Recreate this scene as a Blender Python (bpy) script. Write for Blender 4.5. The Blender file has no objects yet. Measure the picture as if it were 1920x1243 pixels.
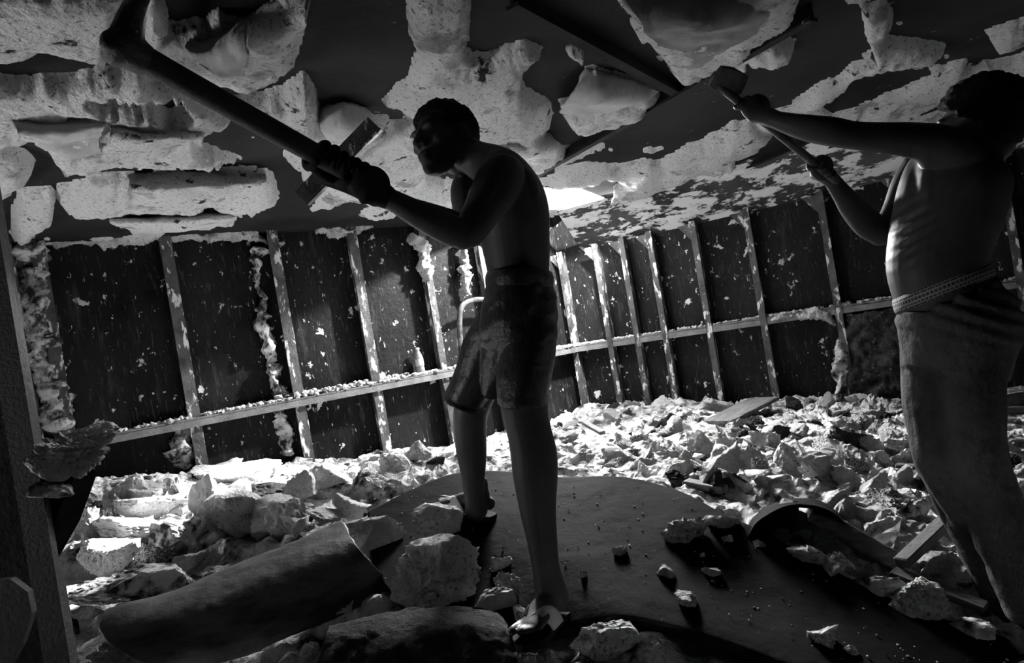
import bpy, bmesh, math, random
import numpy as np
from mathutils import Vector, Matrix
from mathutils.geometry import tessellate_polygon

S = bpy.context.scene
COL = S.collection

# ------------------------------------------------------------------ camera
F = 1350.0                       # focal length in pixels of the 1920 px frame
ROLL = math.radians(9.4)
CAMZ = 1.1                       # height of the lens above the hold's floor
CX, CY = 960.0, 627.0
cR, sR = math.cos(ROLL), math.sin(ROLL)
cd = bpy.data.cameras.new('camera')
cd.sensor_width = 36.0
cd.lens = F / 1920.0 * 36.0
cd.shift_y = (CY - 621.5) / 1920.0
cd.clip_start = 0.05
cam = bpy.data.objects.new('camera', cd)
COL.objects.link(cam)
cam.matrix_world = Matrix(((cR, sR, 0, 0), (0, 0, -1, 0), (-sR, cR, 0, CAMZ), (0, 0, 0, 1)))
S.camera = cam

# ------------------------------------------------------------------ light
S.view_settings.view_transform = 'Standard'
S.view_settings.look = 'None'
S.view_settings.gamma = 1.0
S.view_settings.use_curve_mapping = False
S.view_settings.exposure = 0.0
S.cycles.use_denoising = True
S.cycles.max_bounces = 8
S.cycles.diffuse_bounces = 5

w = bpy.data.worlds.new('sky')
S.world = w
w.use_nodes = True
w.node_tree.nodes['Background'].inputs[0].default_value = (1, 1, 1, 1)
w.node_tree.nodes['Background'].inputs[1].default_value = 2.5

def area_light(name, loc, target, sx, sy, power, spread=180):
    ld = bpy.data.lights.new(name, 'AREA')
    ld.shape = 'RECTANGLE'
    ld.size, ld.size_y = sx, sy
    ld.energy = power
    ld.spread = math.radians(spread)
    o = bpy.data.objects.new(name, ld)
    COL.objects.link(o)
    o.location = loc
    o.rotation_euler = (Vector(target) - Vector(loc)).to_track_quat('-Z', 'Y').to_euler()
    return o

# daylight coming down through the torn hole in the far corner
HOLE_C = Vector((0.4, 5.55, 2.1))
area_light('hole_daylight', HOLE_C + Vector((0.1, 0.1, 0.16)), HOLE_C + Vector((-0.1, -0.35, -1.0)), 0.85, 1.2, 110)
area_light('hole_daylight_low', HOLE_C + Vector((-0.05, 0.3, 0.2)), HOLE_C + Vector((0.8, -3.0, -1.9)), 0.8, 0.8, 210, 100)
sp = bpy.data.lights.new('sky_glare', 'SPOT')
sp.energy = 1200
sp.spot_size = math.radians(150)
sp.spot_blend = 0.1
sp.shadow_soft_size = 0.05
spo = bpy.data.objects.new('sky_glare', sp)
COL.objects.link(spo)
spo.location = HOLE_C + Vector((0.52, 0.1, 0.42))
spo.rotation_euler = Vector((-1.6, -0.1, -0.9)).to_track_quat('-Z', 'Y').to_euler()
sd = bpy.data.lights.new('sun', 'SUN')
sd.energy = 90.0
sd.angle = math.radians(6)
so = bpy.data.objects.new('sun', sd)
COL.objects.link(so)
so.location = (3, 8, 5)
so.rotation_euler = Vector((-1.95, -1.75, -1.62)).to_track_quat('-Z', 'Y').to_euler()
# added fill lamp at the left side wall, brightens the ceiling; no opening there
area_light('left_ceiling_fill', (-4.5, 1.9, 0.5), (-1.35, 2.15, 2.2), 1.1, 1.1, 62, 100)

# ------------------------------------------------------------------ pixel helpers (points where sight lines meet the place)
def ray(px, py):
    u = (px - CX) / F
    v = -(py - CY) / F
    return np.array((u * cR + v * sR, 1.0, -u * sR + v * cR))
CAM = np.array((0, 0, CAMZ))
def P(px, py, d):
    return CAM + ray(px, py) * d
def topx(p):
    q = np.asarray(p, float) - CAM
    x, y, z = q[..., 0], q[..., 1], q[..., 2]
    y = np.maximum(y, 1e-3)
    u = (x * cR - z * sR) / y
    v = (x * sR + z * cR) / y
    return CX + F * u, CY - F * v
CEIL = 2.1
def on_ceil(px, py, drop=0.0):
    r = ray(px, py)
    return CAM + r * ((CEIL - drop - CAMZ) / r[2])

# ------------------------------------------------------------------ noise
def _hash(ix, iy, iz, seed):
    h = (ix * 374761393 + iy * 668265263 + iz * 2147483647 + seed * 974634777) & 0xffffffff
    h = ((h ^ (h >> 13)) * 1274126177) & 0xffffffff
    h = ((h ^ (h >> 16)) * 2246822519) & 0xffffffff
    h = h ^ (h >> 15)
    return (h & 0xffffff) / float(0xffffff)
def vnoise(p, seed=0):
    p = np.asarray(p, float)
    i = np.floor(p).astype(np.int64)
    f = p - i
    f = f * f * (3 - 2 * f)
    r = 0
    for dx in (0, 1):
        for dy in (0, 1):
            for dz in (0, 1):
                wgt = (f[:, 0] if dx else 1 - f[:, 0]) * (f[:, 1] if dy else 1 - f[:, 1]) * (f[:, 2] if dz else 1 - f[:, 2])
                r = r + wgt * _hash(i[:, 0] + dx, i[:, 1] + dy, i[:, 2] + dz, seed)
    return r * 2 - 1
def fbm(p, scale=1.0, octv=4, seed=0, gain=0.5):
    p = np.asarray(p, float) * scale
    a, s, t = 1.0, 0.0, 0.0
    for k in range(octv):
        s = s + a * vnoise(p + 17.3 * k, seed + k)
        t += a
        a *= gain
        p = p * 2.03
    return s / t
def ridge(p, scale=1.0, octv=4, seed=0):
    p = np.asarray(p, float) * scale
    a, s, t = 1.0, 0.0, 0.0
    for k in range(octv):
        s = s + a * (1 - np.abs(vnoise(p + 11.7 * k, seed + k)) * 2)
        t += a
        a *= 0.5
        p = p * 2.1
    return s / t

# ------------------------------------------------------------------ materials
def mat(name, c0, c1, scale=6.0, rough=0.7, bump=0.3, bscale=40.0, detail=8, lo=0.35, hi=0.65, spec=0.3,
        fleck=None, stretch=(1, 1, 1), coord='Object', metallic=0.0, bdist=0.02):
    m = bpy.data.materials.new(name)
    m.use_nodes = True
    nt = m.node_tree
    N, L = nt.nodes, nt.links
    b = N['Principled BSDF']
    b.inputs['Roughness'].default_value = rough
    b.inputs['Specular IOR Level'].default_value = spec
    b.inputs['Metallic'].default_value = metallic
    tc = N.new('ShaderNodeTexCoord')
    mp = N.new('ShaderNodeMapping')
    mp.inputs['Scale'].default_value = stretch
    L.new(tc.outputs[coord], mp.inputs[0])
    n = N.new('ShaderNodeTexNoise')
    n.inputs['Scale'].default_value = scale
    n.inputs['Detail'].default_value = detail
    n.inputs['Roughness'].default_value = 0.6
    L.new(mp.outputs[0], n.inputs['Vector'])
    r = N.new('ShaderNodeValToRGB')
    r.color_ramp.elements[0].position = lo
    r.color_ramp.elements[1].position = hi
    r.color_ramp.elements[0].color = (c0, c0, c0, 1)
    r.color_ramp.elements[1].color = (c1, c1, c1, 1)
    L.new(n.outputs[0], r.inputs[0])
    out = r.outputs[0]
    if fleck:
        for (fs, flo, fhi, fc, fst) in fleck:
            mp2 = N.new('ShaderNodeMapping')
            mp2.inputs['Scale'].default_value = fst
            mp2.inputs['Location'].default_value = (fs, 2 * fs, .3)
            L.new(tc.outputs[coord], mp2.inputs[0])
            n2 = N.new('ShaderNodeTexNoise')
            n2.inputs['Scale'].default_value = fs
            n2.inputs['Detail'].default_value = 9
            n2.inputs['Roughness'].default_value = 0.62
            L.new(mp2.outputs[0], n2.inputs['Vector'])
            r2 = N.new('ShaderNodeValToRGB')
            r2.color_ramp.elements[0].position = flo
            r2.color_ramp.elements[1].position = fhi
            L.new(n2.outputs[0], r2.inputs[0])
            mx = N.new('ShaderNodeMixRGB')
            mx.inputs[2].default_value = (fc, fc, fc, 1)
            L.new(r2.outputs[0], mx.inputs[0])
            L.new(out, mx.inputs[1])
            out = mx.outputs[0]
    L.new(out, b.inputs['Base Color'])
    if bump:
        nb = N.new('ShaderNodeTexNoise')
        nb.inputs['Scale'].default_value = bscale
        nb.inputs['Detail'].default_value = 6
        nb.inputs['Roughness'].default_value = 0.65
        L.new(tc.outputs[coord], nb.inputs['Vector'])
        bp = N.new('ShaderNodeBump')
        bp.inputs['Strength'].default_value = bump
        bp.inputs['Distance'].default_value = bdist
        L.new(nb.outputs[0], bp.inputs['Height'])
        L.new(bp.outputs[0], b.inputs['Normal'])
    return m

M = {}
M['foam'] = mat('white_insulation_foam', 0.40, 0.82, 7, 0.95, 1.0, 60, lo=0.3, hi=0.5, spec=0.05, bdist=0.05, fleck=[(70, .56, .66, .30, (1, 1, 1)), (11, .60, .66, .12, (1, 1, 1))])
M['ceilfoam'] = mat('stained_insulation', 0.42, 0.88, 3.2, 0.95, 1.0, 45, lo=0.36, hi=0.42, spec=0.05, bdist=0.05, fleck=[(65, .57, .66, .28, (1, 1, 1)), (9, .62, .66, .05, (1, 1, 1))])
M['foamdirty'] = mat('dirty_insulation_foam', 0.05, 0.72, 13, 0.95, 0.9, 60, lo=0.42, hi=0.56, spec=0.05, bdist=0.03)
M['skin_side'] = mat('grey_insulation_facing', 0.28, 0.45, 5, 0.8, 0.3, 30, spec=0.15)
M['facing_shade'] = mat('shaded_insulation_facing', 0.12, 0.26, 4, 0.85, 0.4, 30, spec=0.1)  # grey facing again, with the right ceiling's dimness put into the colour
M['char'] = mat('charred_board', 0.012, 0.05, 14, 0.9, 0.8, 60, spec=0.1, fleck=[(30, .60, .70, .16, (1, 1, 1))])
M['rubble'] = mat('rubble_mix', 0.03, 0.7, 9, 0.95, 0.9, 50, lo=0.38, hi=0.55, spec=0.05, bdist=0.03)
M['steel'] = mat('dark_steel_plate', 0.003, 0.016, 2.6, 0.5, 0.35, 25, spec=0.08, stretch=(1, 1, .6), lo=.3, hi=.75,
                 fleck=[(7.0, .645, .665, .5, (1, 1, 1.1)), (24.0, .645, .67, .5, (1, 1, .6)), (9.0, .58, .75, .04, (1.6, 1.6, .25)), (50.0, .58, .75, .08, (1.5, 1.5, .2))])
M['ceilsteel'] = mat('dark_ceiling_plate', 0.004, 0.018, 2.2, 0.8, 0.3, 25, spec=0.15,
                 fleck=[(14.0, .68, .71, .3, (1, 1, 1))])
M['rib'] = mat('rusted_rib_steel', 0.02, 0.08, 9, 0.6, 0.4, 60, spec=0.4,
               fleck=[(18.0, .55, .60, .6, (1, 1, .4))])
M['soffit'] = mat('peeling_soffit', 0.012, 0.05, 3, 0.8, 0.4, 30, spec=0.2,
                  fleck=[(5.0, .50, .54, .6, (.7, .7, 2.2)), (16.0, .56, .60, .5, (.5, .5, 1.5))])
M['rail'] = mat('stringer_steel', 0.09, 0.17, 9, 0.6, 0.3, 60, spec=0.4)
M['post'] = mat('near_post_steel', 0.016, 0.034, 12, 0.7, 0.4, 90, spec=0.3)
M['rubber'] = mat('black_rubber_sheet', 0.003, 0.009, 5, 0.8, 0.25, 18, spec=0.02, fleck=[(60, .70, .74, .3, (1, 1, 1))])
M['roll'] = mat('rolled_lining_sheet', 0.01, 0.09, 5, 0.6, 0.3, 12, spec=0.35, stretch=(1, 1, 3))
M['floor'] = mat('floor_plate', 0.02, 0.05, 5, 0.8, 0.3)
M['skin'] = mat('dark_skin', 0.036, 0.06, 6, 0.5, 0.12, 160, spec=0.2, bdist=0.004)
M['hair'] = mat('black_hair', 0.006, 0.012, 50, 0.8, 1.0, 220, spec=0.2)
M['shorts'] = mat('dark_satin_shorts', 0.012, 0.02, 8, 0.42, 0.3, 9, spec=0.4, bdist=0.05)
M['jeans'] = mat('worn_denim', 0.03, 0.085, 5, 0.85, 0.5, 26, spec=0.1, bdist=0.03)
M['glove'] = mat('knit_glove', 0.012, 0.022, 20, 0.9, 0.6, 150, spec=0.1, bdist=0.006)
M['wood'] = mat('tool_handle_wood', 0.02, 0.04, 10, 0.55, 0.3, 50, spec=0.3)
M['iron'] = mat('tool_iron', 0.02, 0.07, 10, 0.5, 0.4, 60, spec=0.5)
M['sandal'] = mat('sandal_rubber', 0.012, 0.025, 10, 0.8, 0.2, 60, spec=0.03)
M['strap'] = mat('sandal_strap_lining', 0.4, 0.55, 20, 0.6, 0.2, 60, spec=0.3)
M['plank'] = mat('dark_plank', 0.03, 0.09, 8, 0.7, 0.4, 50, spec=0.3, stretch=(1, 6, 6))
M['hose'] = mat('pale_hose', 0.01, 0.12, 14, 0.7, 0.4, 50)

m = bpy.data.materials.new('waistband_elastic'); m.use_nodes = True
nt = m.node_tree
tcn = nt.nodes.new('ShaderNodeTexCoord')
brk = nt.nodes.new('ShaderNodeTexBrick')
brk.inputs['Color1'].default_value = (.02, .02, .02, 1); brk.inputs['Color2'].default_value = (.05, .05, .05, 1)
brk.inputs['Mortar'].default_value = (.25, .25, .25, 1)
brk.inputs['Scale'].default_value = 1.0
brk.inputs['Mortar Size'].default_value = 0.05
brk.inputs['Brick Width'].default_value = 0.42
brk.inputs['Row Height'].default_value = 0.3
brk.offset_frequency = 2
brk.squash_frequency = 3
brk.squash = 1.8
nt.links.new(tcn.outputs['UV'], brk.inputs['Vector'])
nt.links.new(brk.outputs[0], nt.nodes['Principled BSDF'].inputs['Base Color'])
nt.nodes['Principled BSDF'].inputs['Roughness'].default_value = .8
M['band'] = m
m = bpy.data.materials.new('bottle_plastic'); m.use_nodes = True
bb = m.node_tree.nodes['Principled BSDF']
bb.inputs['Base Color'].default_value = (.8, .8, .8, 1)
bb.inputs['Roughness'].default_value = .12
bb.inputs['Transmission Weight'].default_value = .75
bb.inputs['IOR'].default_value = 1.3
M['plastic'] = m
M['cap'] = mat('bottle_cap', .5, .6, 5, .5, 0)
M['label'] = mat('bottle_label', .35, .55, 30, .6, 0)

# ------------------------------------------------------------------ object helpers
def link(name, me, ms, parent=None, smooth=True):
    o = bpy.data.objects.new(name, me)
    COL.objects.link(o)
    if not isinstance(ms, (list, tuple)):
        ms = [ms]
    for x in ms:
        me.materials.append(x)
    if smooth:
        me.polygons.foreach_set('use_smooth', [True] * len(me.polygons))
    if parent is not None:
        o.parent = parent
        o.matrix_parent_inverse = parent.matrix_world.inverted()
    return o
def mesh_from(name, v, f):
    me = bpy.data.meshes.new(name)
    me.from_pydata([tuple(map(float, x)) for x in v], [], [tuple(map(int, x)) for x in f])
    me.update()
    return me
def tag(o, label, cat, group=None, kind=None):
    o['label'] = label
    o['category'] = cat
    if group: o['group'] = group
    if kind: o['kind'] = kind
    return o
def struct(o):
    o['kind'] = 'structure'
    return o
def empty(name, loc):
    o = bpy.data.objects.new(name, None)
    COL.objects.link(o)
    o.empty_display_size = 0.1
    o.location = tuple(map(float, loc))
    o.matrix_world = Matrix.Translation(o.location)
    return o
def recentre(o):
    """put the origin at the middle of the object's base"""
    me = o.data
    n = len(me.vertices)
    a = np.empty(n * 3); me.vertices.foreach_get('co', a); a = a.reshape(-1, 3)
    c = np.array(((a[:, 0].min() + a[:, 0].max()) / 2, (a[:, 1].min() + a[:, 1].max()) / 2, a[:, 2].min()))
    a -= c
    me.vertices.foreach_set('co', a.ravel()); me.update()
    o.location = tuple(c)
    return o
def box_vf(c, ax, ay, az):
    c = np.asarray(c); vs = []
    for sx in (-1, 1):
        for sy in (-1, 1):
            for sz in (-1, 1):
                vs.append(c + sx * np.asarray(ax) + sy * np.asarray(ay) + sz * np.asarray(az))
    fs = [(0, 1, 3, 2), (4, 6, 7, 5), (0, 4, 5, 1), (2, 3, 7, 6), (0, 2, 6, 4), (1, 5, 7, 3)]
    return vs, fs
class MB:
    def __init__(s): s.v, s.f = [], []
    def add(s, v, f):
        k = len(s.v)
        s.v += [np.asarray(x, float) for x in v]
        s.f += [tuple(i + k for i in q) for q in f]
        return s
    def box(s, c, ax, ay, az): return s.add(*box_vf(c, ax, ay, az))
    def mesh(s, name):
        me = mesh_from(name, s.v, s.f)
        bm = bmesh.new(); bm.from_mesh(me)
        bmesh.ops.recalc_face_normals(bm, faces=bm.faces)
        bm.to_mesh(me); bm.free()
        return me
def nrm(v):
    v = np.asarray(v, float)
    return v / max(1e-9, np.linalg.norm(v))
def tube(nodes, seg=20, sub=4, cap=True, viewdir=None):
    """loft through nodes (point, a, b): a = half width across the view, b = half depth"""
    pts = np.array([n[0] for n in nodes], float)
    ab = np.array([[n[1], n[2]] for n in nodes], float)
    n = len(pts)
    T = []
    for i in range((n - 1) * sub + 1):
        T.append(i / sub)
    def cr(arr, t):
        i = min(int(t), n - 2); u = t - i
        p0 = arr[max(i - 1, 0)]; p1 = arr[i]; p2 = arr[i + 1]; p3 = arr[min(i + 2, n - 1)]
        return 0.5 * (2 * p1 + (p2 - p0) * u + (2 * p0 - 5 * p1 + 4 * p2 - p3) * u * u + (3 * p1 - p0 - 3 * p2 + p3) * u ** 3)
    C = np.array([cr(pts, t) for t in T]); A = np.maximum(np.array([cr(ab, t) for t in T]), 1e-4)
    V, Fc = [], []
    tans = np.gradient(C, axis=0)
    vd0 = nrm(C.mean(0) - CAM) if viewdir is None else nrm(viewdir)
    rings = []
    def ring(c, t, a, b):
        t = nrm(t)
        e1 = np.cross(t, vd0)
        if np.linalg.norm(e1) < 0.15:
            e1 = np.cross(t, (0, 0, 1.0))
        e1 = nrm(e1); e2 = nrm(np.cross(t, e1))
        k = len(V)
        for j in range(seg):
            an = 2 * math.pi * j / seg
            V.append(c + e1 * a * math.cos(an) + e2 * b * math.sin(an))
        rings.append(k)
    if cap:
        t0 = nrm(tans[0]); r0 = min(A[0])
        for q in (0.99, 0.85, 0.6, 0.3):
            s_ = math.sqrt(1 - q * q)
            ring(C[0] - t0 * r0 * q, t0, A[0][0] * s_, A[0][1] * s_)
    for c, t, a in zip(C, tans, A):
        ring(c, t, a[0], a[1])
    if cap:
        t1 = nrm(tans[-1]); r1 = min(A[-1])
        for q in (0.3, 0.6, 0.85, 0.99):
            s_ = math.sqrt(1 - q * q)
            ring(C[-1] + t1 * r1 * q, t1, A[-1][0] * s_, A[-1][1] * s_)
    for a, b in zip(rings[:-1], rings[1:]):
        for j in range(seg):
            j2 = (j + 1) % seg
            Fc.append((a + j, a + j2, b + j2, b + j))
    Fc.append(tuple(rings[0] + j for j in reversed(range(seg))))
    Fc.append(tuple(rings[-1] + j for j in range(seg)))
    return V, Fc
def chain(nodes, **k):
    """nodes (px, py, depth, half width in px, half depth in m or None)"""
    out = []
    for n in nodes:
        a = n[3] * n[2] / F
        b = a if len(n) < 5 or n[4] is None else n[4]
        out.append((P(n[0], n[1], n[2]), a, b))
    return tube(out, **k)
_ico = {}
def ico(sub):
    if sub not in _ico:
        bm = bmesh.new()
        bmesh.ops.create_icosphere(bm, subdivisions=sub, radius=1)
        bm.verts.ensure_lookup_table()
        _ico[sub] = (np.array([v.co[:] for v in bm.verts]), [tuple(v.index for v in f.verts) for f in bm.faces])
        bm.free()
    return _ico[sub]
def ell(c, r, R=None, sub=3):
    v, f = ico(sub)
    v = v * np.asarray(r, float)
    if R is not None:
        v = v @ np.asarray(R).T
    return v + np.asarray(c), f
def remesh(mb, name, voxel, smooth=8, fac=0.5):
    me = mb.mesh(name + '_raw')
    o = bpy.data.objects.new('tmp', me)
    COL.objects.link(o)
    md = o.modifiers.new('r', 'REMESH'); md.mode = 'VOXEL'; md.voxel_size = voxel; md.use_smooth_shade = True
    if smooth:
        sm = o.modifiers.new('s', 'SMOOTH'); sm.factor = fac; sm.iterations = smooth
    bpy.context.view_layer.update()
    dg = bpy.context.evaluated_depsgraph_get()
    out = bpy.data.meshes.new_from_object(o.evaluated_get(dg))
    out.name = name
    bpy.data.objects.remove(o); bpy.data.meshes.remove(me)
    return out
def get_co(me):
    a = np.empty(len(me.vertices) * 3); me.vertices.foreach_get('co', a); return a.reshape(-1, 3)
def get_no(me):
    a = np.empty(len(me.vertices) * 3); me.vertices.foreach_get('normal', a); return a.reshape(-1, 3)
def set_co(me, a):
    me.vertices.foreach_set('co', np.ascontiguousarray(a).ravel()); me.update()
def resample(pts, n):
    pts = np.array(pts, float)
    d = np.r_[0, np.cumsum(np.linalg.norm(np.diff(pts, axis=0), axis=1))]
    d /= d[-1]
    m_ = len(pts)
    out = []
    for t in np.linspace(0, 1, n):
        i = min(np.searchsorted(d, t, side='right') - 1, m_ - 2)
        u = (t - d[i]) / (d[i + 1] - d[i])
        p0 = pts[max(i - 1, 0)]; p1 = pts[i]; p2 = pts[i + 1]; p3 = pts[min(i + 2, m_ - 1)]
        out.append(0.5 * (2 * p1 + (p2 - p0) * u + (2 * p0 - 5 * p1 + 4 * p2 - p3) * u * u + (3 * p1 - p0 - 3 * p2 + p3) * u ** 3))
    return np.array(out)
def sheet(rows, nu=60, nv=24, thick=0.012, amp=0.0, nscale=6, seed=0, edge=0.0):
    """a curved sheet of real thickness through rows of 3D points -> (verts, faces)"""
    R_ = np.array([resample(r, nu) for r in rows])            # k,nu,3
    G = np.array([resample(R_[:, i], nv) for i in range(nu)])  # nu,nv,3
    du = np.gradient(G, axis=0); dv = np.gradient(G, axis=1)
    N_ = np.cross(du, dv); N_ /= np.maximum(np.linalg.norm(N_, axis=2, keepdims=True), 1e-9)
    fl = G.reshape(-1, 3)
    if amp:
        fl = fl + N_.reshape(-1, 3) * (amp * fbm(fl, nscale, 5, seed))[:, None]
    G = fl.reshape(G.shape)
    if edge:
        for sl, dr in (((slice(None), 0), -dv[:, 0]), ((slice(None), -1), dv[:, -1]), ((0, slice(None)), -du[0]), ((-1, slice(None)), du[-1])):
            q = G[sl]
            dr = dr / np.maximum(np.linalg.norm(dr, axis=1, keepdims=True), 1e-9)
            q = q + dr * (edge * fbm(q, 22, 4, seed + 5))[:, None]
            G[sl] = q
    top = (G + N_ * thick / 2).reshape(-1, 3); bot = (G - N_ * thick / 2).reshape(-1, 3)
    V = np.vstack([top, bot]); o = nu * nv
    Fc = []
    for i in range(nu - 1):
        for j in range(nv - 1):
            a, b, c, d = i * nv + j, (i + 1) * nv + j, (i + 1) * nv + j + 1, i * nv + j + 1
            Fc.append((a, b, c, d)); Fc.append((o + d, o + c, o + b, o + a))
    rim = [i * nv for i in range(nu)] + [(nu - 1) * nv + j for j in range(1, nv)] + [i * nv + nv - 1 for i in range(nu - 2, -1, -1)] + [j for j in range(nv - 2, 0, -1)]
    for a, b in zip(rim, rim[1:] + rim[:1]):
        Fc.append((b, a, o + a, o + b))
    return V, Fc
def in_poly(x, y, poly):
    r = np.zeros(x.shape, bool)
    n = len(poly)
    for i in range(n):
        x1, y1 = poly[i]; x2, y2 = poly[(i + 1) % n]
        if y1 == y2: continue
        c = ((y1 > y) != (y2 > y)) & (x < (x2 - x1) * (y - y1) / (y2 - y1) + x1)
        r ^= c
    return r
def poly_dist(x, y, poly):
    """signed distance in px, positive inside"""
    d = np.full(x.shape, 1e9)
    n = len(poly)
    for i in range(n):
        x1, y1 = poly[i]; x2, y2 = poly[(i + 1) % n]
        ex, ey = x2 - x1, y2 - y1
        L2 = ex * ex + ey * ey + 1e-9
        t = np.clip(((x - x1) * ex + (y - y1) * ey) / L2, 0, 1)
        d = np.minimum(d, np.hypot(x - x1 - t * ex, y - y1 - t * ey))
    return np.where(in_poly(x, y, poly), d, -d)

# ------------------------------------------------------------------ the setting
C3 = on_ceil(1035, 411); C2 = C3[:2]
L0 = on_ceil(0, 463)[:2]
ldir = (L0 - C2) / np.linalg.norm(L0 - C2)
Lend = C2 + ldir * ((-4.6 - C2[0]) / ldir[0])
r_ = ray(1560, 560); Rm = (CAM + r_ * 5.45)[:2]
rdir = (Rm - C2) / np.linalg.norm(Rm - C2)
Rend = C2 + rdir * ((5.0 - C2[0]) / rdir[0])
def wall_n(d):
    n = np.array((d[1], -d[0]))
    return n if np.dot(n, -C2) > 0 else -n
LN, RN = wall_n(ldir), wall_n(rdir)
def on_wall(px, py, side, off=0.0):
    n = LN if side == 'L' else RN
    r = ray(px, py)
    t = (np.dot(n, C2) + off) / np.dot(n, r[:2])
    return CAM + r * t
YB = -2.6
def slab_wall(name, a, b, z0, z1, m_, thick=0.06):
    a = np.array(a, float); b = np.array(b, float)
    d = b - a; n = np.array((d[1], -d[0])); n /= np.linalg.norm(n)
    if np.dot(n, np.array((0, 2.0)) - a) > 0: n = -n       # thickness grows away from the room
    c = np.r_[(a + b) / 2 + n * thick / 2, (z0 + z1) / 2]
    mb = MB().box(c, np.r_[d / 2, 0], np.r_[n * thick / 2, 0], (0, 0, (z1 - z0) / 2))
    return struct(link(name, mb.mesh(name), m_, smooth=False))
slab_wall('wall_left', Lend, C2, 0, CEIL, M['steel'])
slab_wall('wall_right', C2, Rend, 0, CEIL, M['steel'])
slab_wall('wall_side', Lend, (Lend[0], YB), 0, CEIL, M['ceilsteel'])
slab_wall('wall_end', Rend, (Rend[0], YB), 0, CEIL, M['ceilsteel'])
slab_wall('wall_back', (Lend[0], YB), (Rend[0], YB), 0, CEIL, M['ceilsteel'])
outline = [Lend, C2, Rend, (Rend[0], YB), (Lend[0], YB)]
mb = MB()
fv = [np.r_[p, 0.0] for p in outline]
mb.add(fv + [v - np.array((0, 0, .06)) for v in fv], [tuple(range(5)), tuple(range(9, 4, -1))] + [(i, (i + 1) % 5, 5 + (i + 1) % 5, 5 + i) for i in range(5)])
struct(link('floor', mb.mesh('floor'), M['floor'], smooth=False))

HOLE_PX = [(905, 372), (904, 330), (915, 306), (940, 298), (970, 304), (990, 325), (1003, 348), (1022, 352), (1045, 347), (1068, 352), (1088, 353), (1112, 362), (1142, 374), (1120, 386),  # part hidden behind the torso is opened further to widen the sun patch
           (1082, 394), (1060, 403), (1020, 404), (960, 407), (925, 400)]
hole = [on_ceil(*p)[:2] for p in HOLE_PX]
def ceiling_mesh():
    def lerp(p): return Vector((p[0], p[1], CEIL))
    out = [lerp(p) for p in outline]; hl = [lerp(p) for p in hole]
    tris = tessellate_polygon([out, hl])
    v = out + hl
    n = len(v)
    V = [tuple(p) for p in v] + [(p[0], p[1], CEIL + .05) for p in v]
    Fc = [tuple(t) for t in tris] + [tuple(n + i for i in reversed(t)) for t in tris]
    no = len(out); nh = len(hl)
    for i in range(no):
        Fc.append((i, (i + 1) % no, n + (i + 1) % no, n + i))
    for i in range(nh):
        a, b = no + i, no + (i + 1) % nh
        Fc.append((a, b, n + b, n + a))
    return mesh_from('ceiling', V, Fc)
cm = ceiling_mesh()
bm_ = bmesh.new(); bm_.from_mesh(cm); bmesh.ops.recalc_face_normals(bm_, faces=bm_.faces); bm_.to_mesh(cm); bm_.free()
struct(link('ceiling', cm, M['ceilsteel'], smooth=False))

# slanted soffit between the right wall and the ceiling
SOF_Z = CAMZ + 0.655
a0 = C2 + rdir * 0.25; a1 = Rend
mb = MB()
inn = 0.34
sv = [np.r_[a0, SOF_Z], np.r_[a1, SOF_Z], np.r_[a1 + RN * inn, CEIL - .002], np.r_[a0 + RN * inn, CEIL - .002]]
nn = np.r_[-RN * .03, .03]
mb.add(sv + [v + nn for v in sv], [(0, 1, 2, 3), (7, 6, 5, 4), (0, 4, 5, 1), (1, 5, 6, 2), (2, 6, 7, 3), (3, 7, 4, 0)])
struct(link('trim_1', mb.mesh('trim_1'), M['soffit'], smooth=False))

# stringer shelf along both walls
def stringer(name, a, b, z0, z1, n, depth=.13, h=.05):
    a = np.array(a, float); b = np.array(b, float)
    pa = np.r_[a, z0]; pb = np.r_[b, z1]
    N_ = np.r_[n, 0]
    mb = MB()
    mid = (pa + pb) / 2; ax = (pb - pa) / 2
    mb.box(mid + N_ * depth / 2, ax, N_ * depth / 2, (0, 0, .008))
    mb.box(mid + N_ * (depth - .008) - np.array((0, 0, h / 2)), ax, N_ * .008, (0, 0, h / 2))
    return struct(link(name, mb.mesh(name), M['rail'], smooth=False))
pl = on_wall(215, 812, 'L'); pl2 = on_wall(830, 697, 'L')
LZ = (pl[2] + pl2[2]) / 2
LEDGE_L0 = C2 + ldir * np.dot(on_wall(150, 825, 'L')[:2] - C2, ldir)
stringer('trim_2', LEDGE_L0, C2 - ldir * .0, LZ, LZ, LN)
rz0 = on_wall(1040, 655, 'R')[2]; q1 = on_wall(1660, 562, 'R')
k_ = (q1[2] - rz0) / np.dot(q1[:2] - C2, rdir)
lenR = np.linalg.norm(Rend - C2)
stringer('trim_3', C2, Rend, LZ, LZ + (q1[2] - LZ) / np.dot(q1[:2] - C2, rdir) * lenR, RN, depth=.10)

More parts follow.
